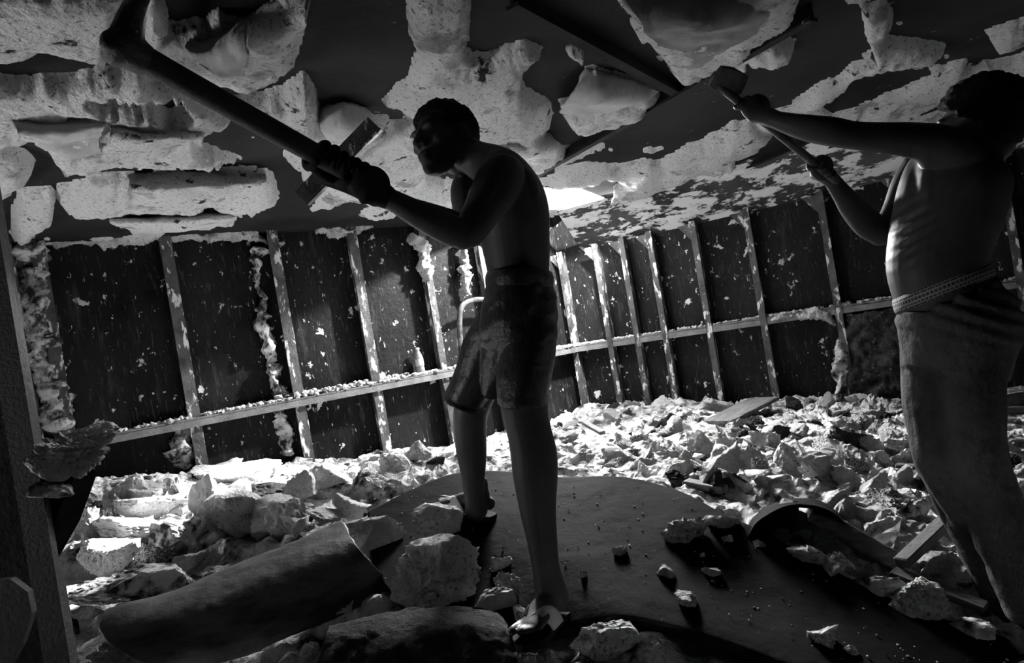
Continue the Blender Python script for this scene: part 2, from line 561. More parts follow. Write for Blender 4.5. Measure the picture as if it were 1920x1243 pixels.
# hull ribs: T bars standing on the walls
tn = [3]
def rib(px, py, side, z1=CEIL, width=.055, depth=.10, m_=None):
    tn[0] += 1
    n = LN if side == 'L' else RN; d = ldir if side == 'L' else rdir
    p = on_wall(px, py, side, 0.0)
    p = p + np.r_[n, 0] * 0
    mb = MB()
    zc = z1 / 2
    web = np.r_[p[:2] + n * depth / 2, zc]
    mb.box(web, np.r_[n * depth / 2, 0], np.r_[d * .006, 0], (0, 0, zc))
    mb.box(np.r_[p[:2] + n * depth, zc], np.r_[n * .006, 0], np.r_[d * width / 2, 0], (0, 0, zc))
    if side == 'R':
        g0 = np.r_[p[:2] + n * (depth - .02), z1 - .02]
        q = [g0, g0 - np.r_[d * .13, 0], g0 - np.array((0, 0, .17))]
        q2 = [x + np.r_[n * .012, 0] for x in q]
        mb.add(q + q2, [(0, 1, 2), (5, 4, 3), (0, 1, 4, 3), (1, 2, 5, 4), (2, 0, 3, 5)])
    name = 'trim_%d' % tn[0]
    return struct(link(name, mb.mesh(name), m_ or M['rib'], smooth=False))
for px, py in ((30, 600), (97, 640), (338, 660), (536, 650), (679, 620), (806, 600), (905, 560)):
    rib(px, py, 'L', width=.075 if px < 700 else .06)
for px, py in ((1072, 560), (1143, 580), (1193, 570), (1246, 570), (1328, 560), (1424, 520), (1563, 500), (1712, 470), (1908, 500)):
    rib(px, py, 'R', z1=SOF_Z + .02, width=.05)

# ceiling beams
def beam(name, p0, p1, h=.05, wd=.02):
    a = on_ceil(*p0); b = on_ceil(*p1)
    mid = (a + b) / 2; ax = (b - a) / 2
    sd_ = nrm(np.cross(ax, (0, 0, 1)))
    mb = MB()
    mb.box(mid - np.array((0, 0, h / 2)), ax, sd_ * .006, (0, 0, h / 2))
    mb.box(mid - np.array((0, 0, h)), ax, sd_ * wd, (0, 0, .006))
    return struct(link(name, mb.mesh(name), M['ceilsteel'], smooth=False))
beam('trim_30', (985, 322), (1520, 5), .06, .022)
beam('trim_31', (955, -20), (1270, 158), .05, .022)
beam('trim_32', (1120, 425), (1600, 215), .05, .02)
beam('trim_33', (1440, 305), (1990, 95), .06, .02)

# ------------------------------------------------------------------ insulation still clinging to the ceiling
WHITE = [
 [(-60, -60), (228, -60), (222, 20), (205, 70), (195, 100), (130, 84), (75, 72), (40, 95), (15, 90), (-60, 88)],
 [(250, -60), (300, -60), (312, 30), (300, 60), (282, 72), (262, 50)],
 [(278, 72), (300, 45), (345, 30), (385, 38), (408, 14), (425, 28), (458, 32), (512, 4), (520, -40), (590, -40), (582, 32), (548, 92), (520, 122), (450, 146), (398, 138), (350, 112)],
 [(-60, 130), (60, 142), (118, 138), (180, 126), (262, 120), (276, 145), (330, 158), (384, 178), (412, 202), (432, 216), (402, 230), (380, 240), (372, 268), (470, 292), (400, 300), (300, 302), (230, 292), (178, 296), (160, 312), (118, 322), (78, 262), (58, 248), (20, 254), (-60, 258)],
 [(-60, 264), (30, 270), (62, 300), (50, 330), (0, 352), (-60, 352)],
 [(104, 372), (110, 345), (182, 326), (262, 318), (292, 300), (318, 290), (400, 292), (340, 332), (402, 320), (452, 306), (505, 318), (524, 362), (480, 382), (432, 392), (382, 374), (340, 396), (250, 394), (160, 398)],
 [(204, 412), (250, 402), (330, 404), (442, 396), (440, 410), (352, 420), (258, 430)],
 [(30, 352), (100, 348), (100, 400), (60, 440), (20, 440)],
 [(432, 178), (500, 172), (545, 148), (572, 130), (592, 180), (600, 205), (640, 192), (690, 210), (716, 228), (690, 252), (656, 276), (640, 296), (600, 280), (560, 250), (505, 215)],
 [(540, 262), (580, 275), (610, 300), (600, 345), (570, 340), (540, 300)],
 [(762, -60), (884, -60), (880, 60), (868, 82), (890, 102), (985, 76), (1016, 82), (1000, 100), (972, 142), (985, 160), (1022, 182), (1050, 250), (1046, 290), (1000, 306), (900, 270), (880, 205), (820, 197), (770, 195), (712, 186), (740, 160), (768, 140), (784, 92), (765, 62)],
 [(655, 300), (700, 255), (740, 225), (776, 215), (790, 300), (800, 330), (870, 345), (850, 380), (790, 420), (740, 380), (640, 372), (580, 392), (620, 330)],
 [(890, 262), (960, 250), (1000, 235), (1040, 258), (1060, 280), (1040, 300), (1000, 318), (940, 300), (890, 285)],
 [(1096, 122), (1170, 140), (1240, 168), (1200, 205), (1150, 225), (1092, 250), (1060, 220), (1042, 186), (1090, 172), (1130, 160)],
 [(1128, -60), (1515, -60), (1490, 8), (1432, 50), (1394, 98), (1330, 130), (1282, 150), (1262, 130), (1225, 70), (1180, 20)],
 [(1230, 352), (1130, 330), (1080, 345), (1010, 342), (1060, 310), (1150, 305), (1240, 300), (1330, 250), (1400, 220), (1448, 238), (1440, 265), (1340, 310), (1250, 345)],
 [(1142, 380), (1260, 344), (1370, 300), (1380, 315), (1250, 360), (1160, 400), (1090, 420)],
 [(1400, 78), (1450, 62), (1492, 72), (1478, 95), (1450, 115), (1405, 105)],
 [(1615, 0), (1660, 0), (1680, 30), (1650, 60), (1610, 50)],
 [(1620, 55), (1690, 70), (1770, 80), (1750, 112), (1660, 118), (1600, 140), (1540, 195), (1490, 205), (1480, 195), (1530, 160), (1620, 110)],
 [(1640, 190), (1700, 168), (1765, 150), (1740, 200), (1700, 220), (1640, 235), (1600, 220)],
 [(1760, 140), (1930, 92), (1930, 130), (1820, 150)],
 [(1850, 60), (1890, 40), (1930, 30), (1930, 70), (1870, 90)],
 [(1870, 250), (1930, 240), (1930, 330), (1890, 310)],
]
DARK = [
 [(-60, 92), (70, 74), (150, 90), (205, 104), (262, 116), (180, 124), (110, 138), (30, 130), (-60, 126)],
 [(158, 158), (215, 152), (280, 165), (332, 170), (352, 190), (318, 200), (290, 188), (240, 184), (185, 182)],
 [(122, 190), (152, 184), (158, 198), (128, 202)],
 [(60, 255), (95, 285), (118, 322), (90, 320), (66, 290)],
 [(160, 312), (180, 298), (262, 302), (300, 296), (330, 292), (480, 292), (400, 318), (330, 336), (300, 320), (200, 324)],
 [(350, 380), (380, 375), (440, 392), (420, 396), (350, 398)],
 [(584, -60), (762, -60), (768, 60), (782, 92), (768, 140), (730, 165), (690, 206), (640, 190), (600, 202), (592, 140), (540, 130), (560, 60)],
 [(295, -60), (510, -60), (510, 4), (460, 28), (425, 26), (408, 12), (385, 34), (318, 40)],
 [(430, 150), (540, 125), (570, 130), (540, 148), (500, 172), (430, 178), (398, 150)],
 [(880, -60), (1128, -60), (1190, 50), (1262, 140), (1240, 165), (1170, 138), (1090, 120), (1100, 90), (1010, 78), (985, 74), (892, 100), (872, 82), (882, 40)],
 [(975, 140), (1000, 105), (1050, 85), (1090, 118), (1130, 158), (1090, 172), (1030, 182), (985, 160)],
 [(1005, 225), (1050, 215), (1080, 235), (1075, 275), (1050, 270), (1025, 250)],
 [(1090, 245), (1200, 205), (1300, 160), (1410, 205), (1380, 225), (1300, 270), (1230, 268), (1200, 240)],
 [(1500, -20), (1610, -20), (1620, 50), (1640, 90), (1560, 130), (1480, 190), (1420, 180), (1390, 150), (1400, 110), (1480, 95), (1495, 70), (1440, 60)],
 [(1540, 190), (1600, 145), (1660, 120), (1740, 118), (1750, 140), (1640, 180), (1560, 215)],
 [(1690, -20), (1930, -20), (1930, 10), (1850, 60), (1780, 80), (1690, 65)],
 [(500, 305), (560, 300), (570, 345), (600, 350), (570, 400), (500, 390), (530, 360)],
 [(65, 440), (110, 402), (200, 400), (260, 432), (440, 412), (530, 395), (520, 430), (420, 425), (300, 438), (180, 450)],
]
def ceiling_insulation():
    st = 5.0
    xs = np.arange(-420, 2340 + st, st)
    nv_ = 150
    # each column runs from well above the frame down to the wall line
    V = np.zeros((len(xs), nv_, 3)); PX = np.zeros((len(xs), nv_)); PY = np.zeros((len(xs), nv_))
    for i, x in enumerate(xs):
        lo = -330.0
        ca, cb = -330.0, 700.0
        for _ in range(40):
            mid = (ca + cb) / 2
            r = ray(x, mid)
            ok = False
            if r[2] > 1e-3:
                p = on_ceil(x, mid)
                ok = np.dot(p[:2] - C2, LN) > 0.0 and np.dot(p[:2] - C2, RN) > 0.02 and abs(p[0]) < 4.9
            if ok: ca = mid
            else: cb = mid
        ys = np.linspace(lo, max(ca, lo + 5), nv_)
        for j, y in enumerate(ys):
            V[i, j] = on_ceil(x, y)
        PX[i] = x; PY[i] = ys
    flat = V.reshape(-1, 3); px = PX.ravel(); py = PY.ravel()
    pn = np.c_[px, py, np.zeros_like(px)]
    wx = px + 10 * fbm(pn, 1 / 28., 4, 3); wy = py + 8 * fbm(pn, 1 / 28., 4, 9)
    score = np.full(px.shape, -6.0)
    right = np.clip((px - 1000) / 500., 0, 1)
    streak = fbm(np.c_[px * cR - py * -.40, (py + px * .36) * 3.2, 0 * px], 1 / 120., 5, 21)
    base = fbm(flat, 2.6, 5, 33) * (1 - right) + streak * right
    score = base * 30 - 4
    for poly in WHITE:
        d = poly_dist(wx, wy, poly)
        score = np.maximum(score, np.where(d > -14, d, -99))
    for poly in DARK:
        d = poly_dist(wx, wy, poly)
        score = np.where(d > -4, np.minimum(score, -d), score)
    hd = poly_dist(px + 5 * fbm(pn, 1 / 14., 3, 77), py + 4 * fbm(pn, 1 / 14., 3, 78), HOLE_PX)
    score = np.where(hd > -3, np.minimum(score, -hd - 3), score)
    dep = flat[:, 1]
    s = np.clip(score / 9.0, -1, 1)
    folds = ridge(flat * np.array((1, 1, 1)), 2.1, 4, 51)
    lump = 0.045 * fbm(flat, 4.5, 5, 61) + 0.036 * folds + 0.012 * fbm(flat, 22, 4, 71) + 0.008 * ridge(flat, 30, 2, 5)
    lump = lump * np.clip((flat[:, 1] - 1.2) / 2.0, .3, 1)
    t = np.where(s > 0, 0.012 + 0.03 * np.clip(score / 30, 0, 1) + np.sqrt(np.clip(s, 0, 1)) * np.maximum(0.03 + lump, 0.004), 0.012 * s)
    t = np.where(s > 0, t - 0.012 * (1 - s), t)
    flat = flat.copy(); flat[:, 2] = CEIL - t
    n1 = len(xs)
    Fc = []
    vis = t > -0.0005
    for i in range(n1 - 1):
        for j in range(nv_ - 1):
            a, b, c, d = i * nv_ + j, (i + 1) * nv_ + j, (i + 1) * nv_ + j + 1, i * nv_ + j + 1
            if vis[a] or vis[b] or vis[c] or vis[d]:
                Fc.append((a, b, c, d))
    me = mesh_from('ceiling_insulation', flat, Fc)
    bm = bmesh.new(); bm.from_mesh(me)
    bmesh.ops.delete(bm, geom=[v for v in bm.verts if not v.link_faces], context='VERTS')
    bm.to_mesh(me); bm.free()
    o = link('ceiling_insulation', me, M['ceilfoam'])
    tag(o, 'torn white insulation still clinging in patches to the dark ceiling plates', 'insulation', kind='stuff')
ceiling_insulation()

# sheets that have come loose and hang from the ceiling
def hang(label, rows, seed, amp=.03, thick=.012, m_='ceilfoam', edge=.02, nu=50, nv=26, group='loose insulation sheets hanging from the ceiling'):
    R_ = [[on_ceil(x, y, dr) for (x, y, dr) in r] for r in rows]
    v, f = sheet(R_, nu, nv, thick, amp, 7, seed, edge)
    o = link('insulation_sheet', mesh_from('insulation_sheet', v, f), M[m_])
    recentre(o)
    return tag(o, label, 'insulation sheet', group)
hang('pale insulation sheet with a square curled flap hanging right of the pickaxe head',
     [[(355, 62, .02), (400, 66, .03), (470, 42, .02)], [(352, 90, .10), (400, 98, .12), (466, 75, .12)], [(358, 118, .13), (405, 142, .16), (455, 140, .15)]], 1, m_='skin_side')
hang('bright ridged insulation sheet curling down at the top edge left of the dark ceiling plate',
     [[(470, 40, .02), (520, 5, .02), (585, -15, .02)], [(468, 80, .08), (520, 60, .09), (575, 35, .09)], [(462, 142, .06), (510, 122, .08), (548, 88, .06)]], 2)
hang('long drooping insulation fold on the ceiling left of the pickaxe handle',
     [[(200, 225, .01), (290, 228, .02), (385, 232, .01)], [(205, 255, .10), (290, 262, .12), (380, 258, .09)], [(190, 294, .06), (280, 290, .08), (378, 285, .05)]], 3)
hang('grey insulation fold at the left picture edge below the dark gash in the ceiling',
     [[(20, 215, .01), (80, 222, .02), (205, 215, .01)], [(30, 240, .09), (100, 250, .10), (195, 240, .08)], [(70, 268, .04), (120, 300, .07), (180, 292, .04)]], 4, m_='skin_side')
hang('small triangular insulation flap peeling off between the pickaxe handle and the dark plate',
     [[(590, 215, .01), (640, 192, .02), (692, 208, .01)], [(600, 235, .07), (645, 240, .09), (690, 235, .06)], [(625, 280, .03), (650, 285, .06), (668, 268, .03)]], 5, m_='skin_side')
hang('lumpy white insulation roll drooping over the second bay of the left wall',
     [[(240, 328, .01), (300, 325, .02), (400, 322, .02), (500, 320, .01)], [(245, 360, .11), (310, 362, .13), (400, 355, .12), (500, 350, .09)], [(250, 395, .06), (310, 398, .09), (400, 380, .08), (470, 384, .04)]], 6, amp=.045)
hang('narrow insulation strip drooping just above the top of the left wall',
     [[(206, 405, .01), (300, 402, .02), (440, 396, .01)], [(210, 416, .10), (310, 416, .12), (438, 406, .10)], [(230, 428, .08), (310, 432, .10), (430, 414, .08)]], 7, amp=.03)
hang('smooth grey insulation sheet bulging between the two ceiling beams right of the head',
     [[(1100, 128, .01), (1170, 146, .02), (1236, 168, .01)], [(1060, 190, .08), (1130, 190, .11), (1205, 200, .07)], [(1050, 205, .02), (1100, 240, .04), (1160, 222, .02)]], 8, m_='skin_side')
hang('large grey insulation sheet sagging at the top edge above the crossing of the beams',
     [[(1150, -20, .01), (1300, -25, .02), (1490, -10, .01)], [(1200, 40, .12), (1310, 50, .14), (1430, 40, .09)], [(1260, 125, .03), (1320, 125, .05), (1390, 95, .02)]], 9, m_='facing_shade')
hang('white insulation flap hanging behind the nape of the man with the pickaxe',
     [[(895, 268, .01), (960, 250, .02), (1035, 255, .01)], [(900, 285, .09), (970, 280, .12), (1045, 280, .08)], [(930, 305, .05), (990, 315, .08), (1040, 300, .04)]], 10)
hang('crumpled insulation sheet hanging behind the gloved hands',
     [[(600, 300, .01), (660, 290, .02), (730, 270, .01)], [(600, 335, .07), (670, 330, .09), (740, 320, .06)], [(590, 372, .03), (650, 370, .06), (730, 372, .03)]], 11, amp=.05)
hang('bright insulation sheet peeling along the soffit right of the daylight hole',
     [[(1150, 350, .02), (1280, 300, .03), (1430, 245, .02)], [(1150, 372, .06), (1280, 325, .08), (1430, 262, .05)], [(1140, 392, .05), (1270, 345, .06), (1420, 285, .04)]], 12, amp=.05)

# cornice of foam along the top of the left wall, strips clinging to ribs
def foam_strip(label, pts, rad, seed, m_='foam', group=None, amp=.6, sub=10, nm='foam_strip'):
    v, f = tube([(np.array(p), rad * s, rad * s) for p, s in pts], seg=16, sub=sub * 2)
    v = np.array(v)
    d = fbm(v, 14, 5, seed)[:, None] * rad * amp
    d2 = np.c_[fbm(v, 9, 4, seed + 3), fbm(v, 9, 4, seed + 7), fbm(v, 9, 4, seed + 11)] * rad * amp
    cen = v.reshape(-1, 16, 3).mean(1, keepdims=True).repeat(16, 1).reshape(-1, 3)
    dirn = v - cen; dirn /= np.maximum(np.linalg.norm(dirn, axis=1, keepdims=True), 1e-6)
    d3 = (ridge(v, 26, 3, seed + 2) * .5 + fbm(v, 45, 3, seed + 9) * .6 - .35)[:, None] * rad * amp * .7
    v = v + dirn * (d + d3) + d2
    o = link(nm, mesh_from(nm, v, f), M[m_])
    recentre(o)
    return tag(o, label, 'insulation', group)
foam_strip('ragged white foam cornice along the top of the leftmost wall bay',
           [(on_wall(62, 452, 'L', .04), 1.1), (on_wall(140, 452, 'L', .04), .8), (on_wall(230, 447, 'L', .05), .9), (on_wall(300, 444, 'L', .05), 1.1)], .05, 1, amp=1.0)
foam_strip('ragged white foam cornice along the top of the second wall bay',
           [(on_wall(318, 438, 'L', .05), .9), (on_wall(400, 436, 'L', .05), 1.0), (on_wall(460, 440, 'L', .05), 1.1), (on_wall(490, 452, 'L', .04), .8)], .05, 2, amp=1.0)
foam_strip('clump of foam at the top of the wall behind the lower gloved hand',
           [(on_wall(600, 425, 'L', .05), .8), (on_wall(640, 432, 'L', .06), 1.2), (on_wall(690, 418, 'L', .05), .9)], .05, 3, amp=1.2)
foam_strip('crumbling foam line down the left side of the third wall rib',
           [(on_wall(478, 470, 'L', .03), .9), (on_wall(485, 530, 'L', .03), .8), (on_wall(500, 620, 'L', .03), 1.0), (on_wall(520, 720, 'L', .03), 1.0), (on_wall(530, 740, 'L', .03), .7)], .045, 4, amp=1.7, m_='foamdirty')
foam_strip('foam packed between the two leftmost wall ribs',
           [(on_wall(40, 420, 'L', .05), 1.0), (on_wall(52, 500, 'L', .05), 1.0), (on_wall(75, 620, 'L', .05), 1.1), (on_wall(95, 740, 'L', .05), 1.1), (on_wall(105, 790, 'L', .05), 1.0)], .085, 5, m_='foamdirty', amp=.8)
foam_strip('foam lump on the wall below the shelf left of the second rib',
           [(on_wall(345, 820, 'L', .02), .7), (on_wall(340, 850, 'L', .03), 1.3), (on_wall(338, 870, 'L', .02), .7)], .06, 6, m_='foamdirty', amp=1.0)
foam_strip('foam lump on the wall below the shelf left of the third rib',
           [(on_wall(528, 782, 'L', .02), .8), (on_wall(532, 812, 'L', .02), 1.0), (on_wall(540, 845, 'L', .02), .7)], .055, 7, m_='foamdirty', amp=1.0)
foam_strip('bright foam stuck at the wall top under the raised elbow',
           [(on_wall(778, 448, 'L', .09), .9), (on_wall(790, 470, 'L', .09), 1.1), (on_wall(800, 520, 'L', .08), .6)], .05, 8, amp=1.1)
foam_strip('foam residue around the corner post under the elbow',
           [(on_wall(868, 455, 'L', .09), .7), (on_wall(872, 500, 'L', .09), 1.0), (on_wall(880, 545, 'L', .09), .6)], .05, 9, amp=1.2)
foam_strip('foam flashing under the right wall shelf beside the lower jeans',
           [(on_wall(1440, 598, 'R', .09), .5), (on_wall(1500, 592, 'R', .09), .9), (on_wall(1545, 590, 'R', .09), 1.0), (on_wall(1562, 605, 'R', .09), .8)], .035, 10, amp=1.0)
foam_strip('foam crust down the lower right wall rib beside the charred bay',
           [(on_wall(1572, 640, 'R', .09), .6), (on_wall(1577, 690, 'R', .09), 1.0), (on_wall(1578, 745, 'R', .09), .9)], .04, 11, amp=1.2, m_='foamdirty')
v, f = sheet([[on_wall(1590, 590, 'R', .09), on_wall(1588, 670, 'R', .09), on_wall(1600, 760, 'R', .09)],
              [on_wall(1630, 585, 'R', .11), on_wall(1635, 670, 'R', .12), on_wall(1640, 760, 'R', .11)],
              [on_wall(1700, 575, 'R', .09), on_wall(1705, 670, 'R', .09), on_wall(1710, 760, 'R', .09)]], 70, 60, .02, .06, 9, 44, .03)
o = link('charred_insulation', mesh_from('charred_insulation', v, f), M['char']); recentre(o)
tag(o, 'charred bulging insulation in the right wall bay under the shelf', 'insulation')

# crumbs lying along the shelves
rng = random.Random(5)
def crumbs(name, label, pts, smin, smax, seed, m_='foam'):
    rg = random.Random(seed)
    mb = MB(); base, fc = ico(1)
    for p in pts:
        s = rg.uniform(smin, smax)
        v = base * s * np.array((rg.uniform(.7, 1.5), rg.uniform(.7, 1.5), rg.uniform(.5, 1.0)))
        v = v + np.array([[rg.uniform(-.25, .25) * s for _ in range(3)] for _ in range(len(base))])
        mb.add(v + np.asarray(p) + np.array((0, 0, s * .35)), fc)
    o = link(name, mb.mesh(name), M[m_], smooth=False)
    tag(o, label, 'crumbs', kind='stuff')
pts = []
for _ in range(900):
    a = LEDGE_L0 + (C2 - LEDGE_L0) * (rng.random() ** .7)
    pts.append(np.r_[a + LN * rng.uniform(.02, .125), LZ + .01])
for _ in range(160):
    a = LEDGE_L0 + (C2 - LEDGE_L0) * rng.uniform(.3, .55)
    pts.append(np.r_[a + LN * rng.uniform(.02, .11), LZ + rng.uniform(.015, .035)])
crumbs('shelf_crumbs', 'white insulation crumbs strewn along the left wall shelf', pts, .008, .022, 1)
pts = []
slopeR = (q1[2] - LZ) / np.dot(q1[:2] - C2, rdir)
for _ in range(700):
    s = lenR * rng.random() ** 1.4 * .95
    pts.append(np.r_[C2 + rdir * s + RN * rng.uniform(.02, .095), LZ + slopeR * s + .01])
crumbs('shelf_crumbs', 'white insulation crumbs strewn along the right wall shelf', pts, .007, .018, 2)

# ------------------------------------------------------------------ the heap
MATB = [(690, 962, 2.95), (760, 925, 3.05), (850, 890, 3.15), (950, 886, 3.1), (1050, 897, 3.0), (1150, 895, 2.95), (1250, 914, 2.85), (1330, 950, 2.65), (1400, 985, 2.5), (1480, 1025, 2.38), (1560, 1070, 2.25), (1700, 1140, 2.1), (1960, 1225, 1.88)]
MATM = [(700, 1060, 2.55), (800, 1030, 2.6), (892, 990, 2.66), (1000, 1000, 2.58), (1100, 1015, 2.5), (1250, 1050, 2.35), (1400, 1105, 2.2), (1600, 1180, 2.0), (1850, 1270, 1.82)]
MATF = [(790, 1185, 2.16), (900, 1190, 2.14), (1000, 1183, 2.14), (1090, 1168, 2.12), (1180, 1157, 2.08), (1330, 1192, 1.98), (1450, 1236, 1.88), (1600, 1300, 1.75), (1850, 1420, 1.58)]
CTRL = []
for q in MATB + MATM + MATF:
    CTRL.append(P(*q) - np.array((0, 0, .05)))
for q in [(60, 900, 4.0), (200, 905, 4.1), (380, 895, 4.75), (550, 868, 5.2), (700, 850, 5.6), (830, 838, 5.9), (1000, 800, 6.3), (1140, 768, 6.35), (1300, 755, 6.0),
          (1450, 752, 5.75), (1600, 748, 5.3), (1750, 770, 5.0), (1920, 770, 4.6),
          (1200, 850, 4.2), (1400, 850, 4.0), (1600, 850, 3.8), (1800, 900, 3.3), (1300, 905, 3.2), (1500, 960, 2.9), (1650, 1020, 2.6), (1850, 1100, 2.25), (1920, 1000, 2.8),
          (100, 1100, 2.9), (160, 1000, 3.3), (300, 960, 3.6), (450, 930, 3.7), (600, 905, 3.9), (750, 880, 4.0), (330, 1070, 3.0), (560, 985, 3.05), (680, 960, 3.2), (160, 1210, 2.45), (240, 1130, 2.75),
          (400, 1235, 2.35), (600, 1230, 2.25), (800, 1235, 2.1), (960, 1230, 2.08), (1120, 1240, 2.0), (1300, 1290, 1.85)]:
    CTRL.append(P(*q))
CTRL += [np.array(p) for p in ((-3.5, 1, .25), (-2, .5, .15), (0, .5, .1), (2, .5, .1), (3.5, 1, .15), (4.2, 3, .2), (-4, 2.5, .3), (3.0, 2.2, .15), (0, 1.3, .14), (-1.2, 1.4, .2), (1.2, 1.2, .1))]
CTRL = np.array(CTRL)
def ground(xy):
    xy = np.atleast_2d(xy)
    d2 = ((xy[:, None, :] - CTRL[None, :, :2]) ** 2).sum(2)
    wgt = 1.0 / (d2 + 0.012) ** 1.7
    return (wgt * CTRL[None, :, 2]).sum(1) / wgt.sum(1)
def on_ground(px, py):
    r = ray(px, py)
    t = np.linspace(1.2, 8, 1400)
    p = CAM + r * t[:, None]
    g = ground(p[:, :2])
    k = np.argmax(p[:, 2] < g)
    if k == 0: k = 700
    return np.r_[p[k][:2], g[k]], t[k]
def rubble_bed():
    xs = np.arange(-4.4, 4.4, .02); ys = np.arange(.9, 6.9, .02)
    X, Y = np.meshgrid(xs, ys, indexing='ij')
    xy = np.c_[X.ravel(), Y.ravel()]
    z = np.concatenate([ground(c) for c in np.array_split(xy, 80)])
    p3 = np.c_[xy, np.zeros(len(xy))]
    h = .05 * fbm(p3, 5, 4, 3) + .045 * ridge(p3, 7, 3, 8) + .022 * fbm(p3, 24, 3, 13) + .022 * ridge(p3, 17, 3, 31)
    # calmer under the rubber sheet
    poly = [P(*q)[:2] for q in MATB] + [P(*q)[:2] for q in reversed(MATF)]
    ins = poly_dist(xy[:, 0], xy[:, 1], poly)
    h = np.where(ins > 0, np.minimum(h, 0) * .3 - .03, h - .02)
    h = np.where((xy[:, 0] < -.35) & (xy[:, 1] < 3.7), h - .05, h)
    z = np.maximum(z + h, .01)
    n1, n2 = X.shape
    keep = ((xy - C2) @ LN > .015) & ((xy - C2) @ RN > .015)
    V = np.c_[xy, z]
    Fc = []
    K = keep.reshape(n1, n2)
    for i in range(n1 - 1):
        for j in range(n2 - 1):
            if K[i, j] and K[i + 1, j] and K[i, j + 1] and K[i + 1, j + 1]:
                Fc.append((i * n2 + j, (i + 1) * n2 + j, (i + 1) * n2 + j + 1, i * n2 + j + 1))
    me = mesh_from('rubble_bed', V, Fc)
    bm = bmesh.new(); bm.from_mesh(me)
    bmesh.ops.delete(bm, geom=[v for v in bm.verts if not v.link_faces], context='VERTS')
    bm.to_mesh(me); bm.free()
    o = link('rubble_bed', me, M['rubble'], smooth=False)
    tag(o, 'bed of broken insulation and soot covering the whole floor', 'rubble', kind='stuff')
rubble_bed()

# rubber sheet the first man stands on
rowsm = [[P(*q) for q in MATB], [P(*q) + np.array((0, 0, .0)) for q in MATM], [P(*q) for q in MATF],
         [P(*q) + np.array((0, .03, -.035)) for q in MATF], [P(*q) + np.array((0, .09, -.05)) for q in MATF]]
v, f = sheet(rowsm, 130, 60, .012, .012, 3, 5, .008)
o = link('rubber_sheet', mesh_from('rubber_sheet', v, f), M['rubber'])
recentre(o); tag(o, 'wide black rubber sheet humped over the rubble under the man in shorts', 'rubber sheet')
MATV = np.array(v)
def mat_z(xy):
    d = ((MATV[:, :2] - np.asarray(xy)) ** 2).sum(1)
    return MATV[np.argsort(d)[:6], 2].max()
pts = []
rng = random.Random(9)
for _ in range(420):
    i = rng.randrange(len(MATV) // 2)
    if 5 < i % 60 < 40 and rng.random() < .8:
        pts.append(MATV[i] + np.array((rng.uniform(-.01, .01), rng.uniform(-.01, .01), .013)))
crumbs('sheet_crumbs', 'tiny white crumbs sprinkled over the black rubber sheet', pts, .0015, .0038, 3)

MPX = np.array(topx(MATV[:len(MATV) // 2])).T
MPOLY = [(q[0], q[1]) for q in MATB] + [(q[0], q[1]) for q in reversed(MATF)]
def rest_on(px, py):
    if poly_dist(np.array([float(px)]), np.array([float(py)]), MPOLY)[0] > -3:
        i = np.argmin((MPX[:, 0] - px) ** 2 + (MPX[:, 1] - py) ** 2)
        return MATV[i] + np.array((0, 0, .012)), MATV[i][1]
    return on_ground(px, py)
def chunk_mesh(seed, dims, rough=.10, sub=4, nplanes=13, skin=True, name='insulation_chunk', planes=None):
    rg = np.random.RandomState(seed)
    v, f = ico(sub)
    r = np.full(len(v), 1.3)
    torn = np.zeros(len(v))
    for k in range(nplanes):
        n = rg.normal(size=3); n /= np.linalg.norm(n)
        d = rg.uniform(.48, .95)
        dot = v @ n
        cut = np.where(dot > .05, d / np.maximum(dot, .05), 9)
        torn = np.where(cut < r, float(rg.rand() < .55), torn)
        r = np.minimum(r, cut)
    flatn = rg.normal(size=3) * np.array((.5, .5, 1)); flatn /= np.linalg.norm(flatn)
    dot = v @ flatn
    cut = np.where(dot > .05, .5 / np.maximum(dot, .05), 9)
    torn = np.where(cut < r, 0, torn)
    r = np.minimum(r, cut)
    q = v * r[:, None]
    o = rg.uniform(0, 50, 3)
    n1 = fbm(q + o, 1.7, 4, seed); n2 = fbm(q + o, 7, 4, seed + 9); n3 = ridge(q + o, 11, 3, seed + 4)
    bend = rg.uniform(-.35, .35)
    n4 = fbm(q + o, 19, 3, seed + 14)
    q = q + v * (rough * 1.1 * n1 + rough * (.3 + .6 * torn) * n4 + rough * (.5 + 1.3 * torn) * n2 + rough * .8 * torn * n3)[:, None]
    q[:, 2] += bend * (q[:, 0] ** 2)
    q = q * np.asarray(dims, float)
    me = mesh_from(name, q, f)
    if skin:
        me.materials.append(M['foam']); me.materials.append(M['skin_side'])
        idx = []
        for p in me.polygons:
            c = v[p.vertices[0]]
            idx.append(1 if c @ flatn > .62 else 0)
        me.polygons.foreach_set('material_index', idx)
    return me
def put(me, label, cat, p, rot, group=None, scale=1.0, name=None):
    o = bpy.data.objects.new(name or me.name.split('.')[0], me)
    COL.objects.link(o)
    o.location = tuple(map(float, p)); o.rotation_euler = rot
    o.scale = (scale,) * 3 if np.isscalar(scale) else tuple(scale)
    return tag(o, label, cat, group)

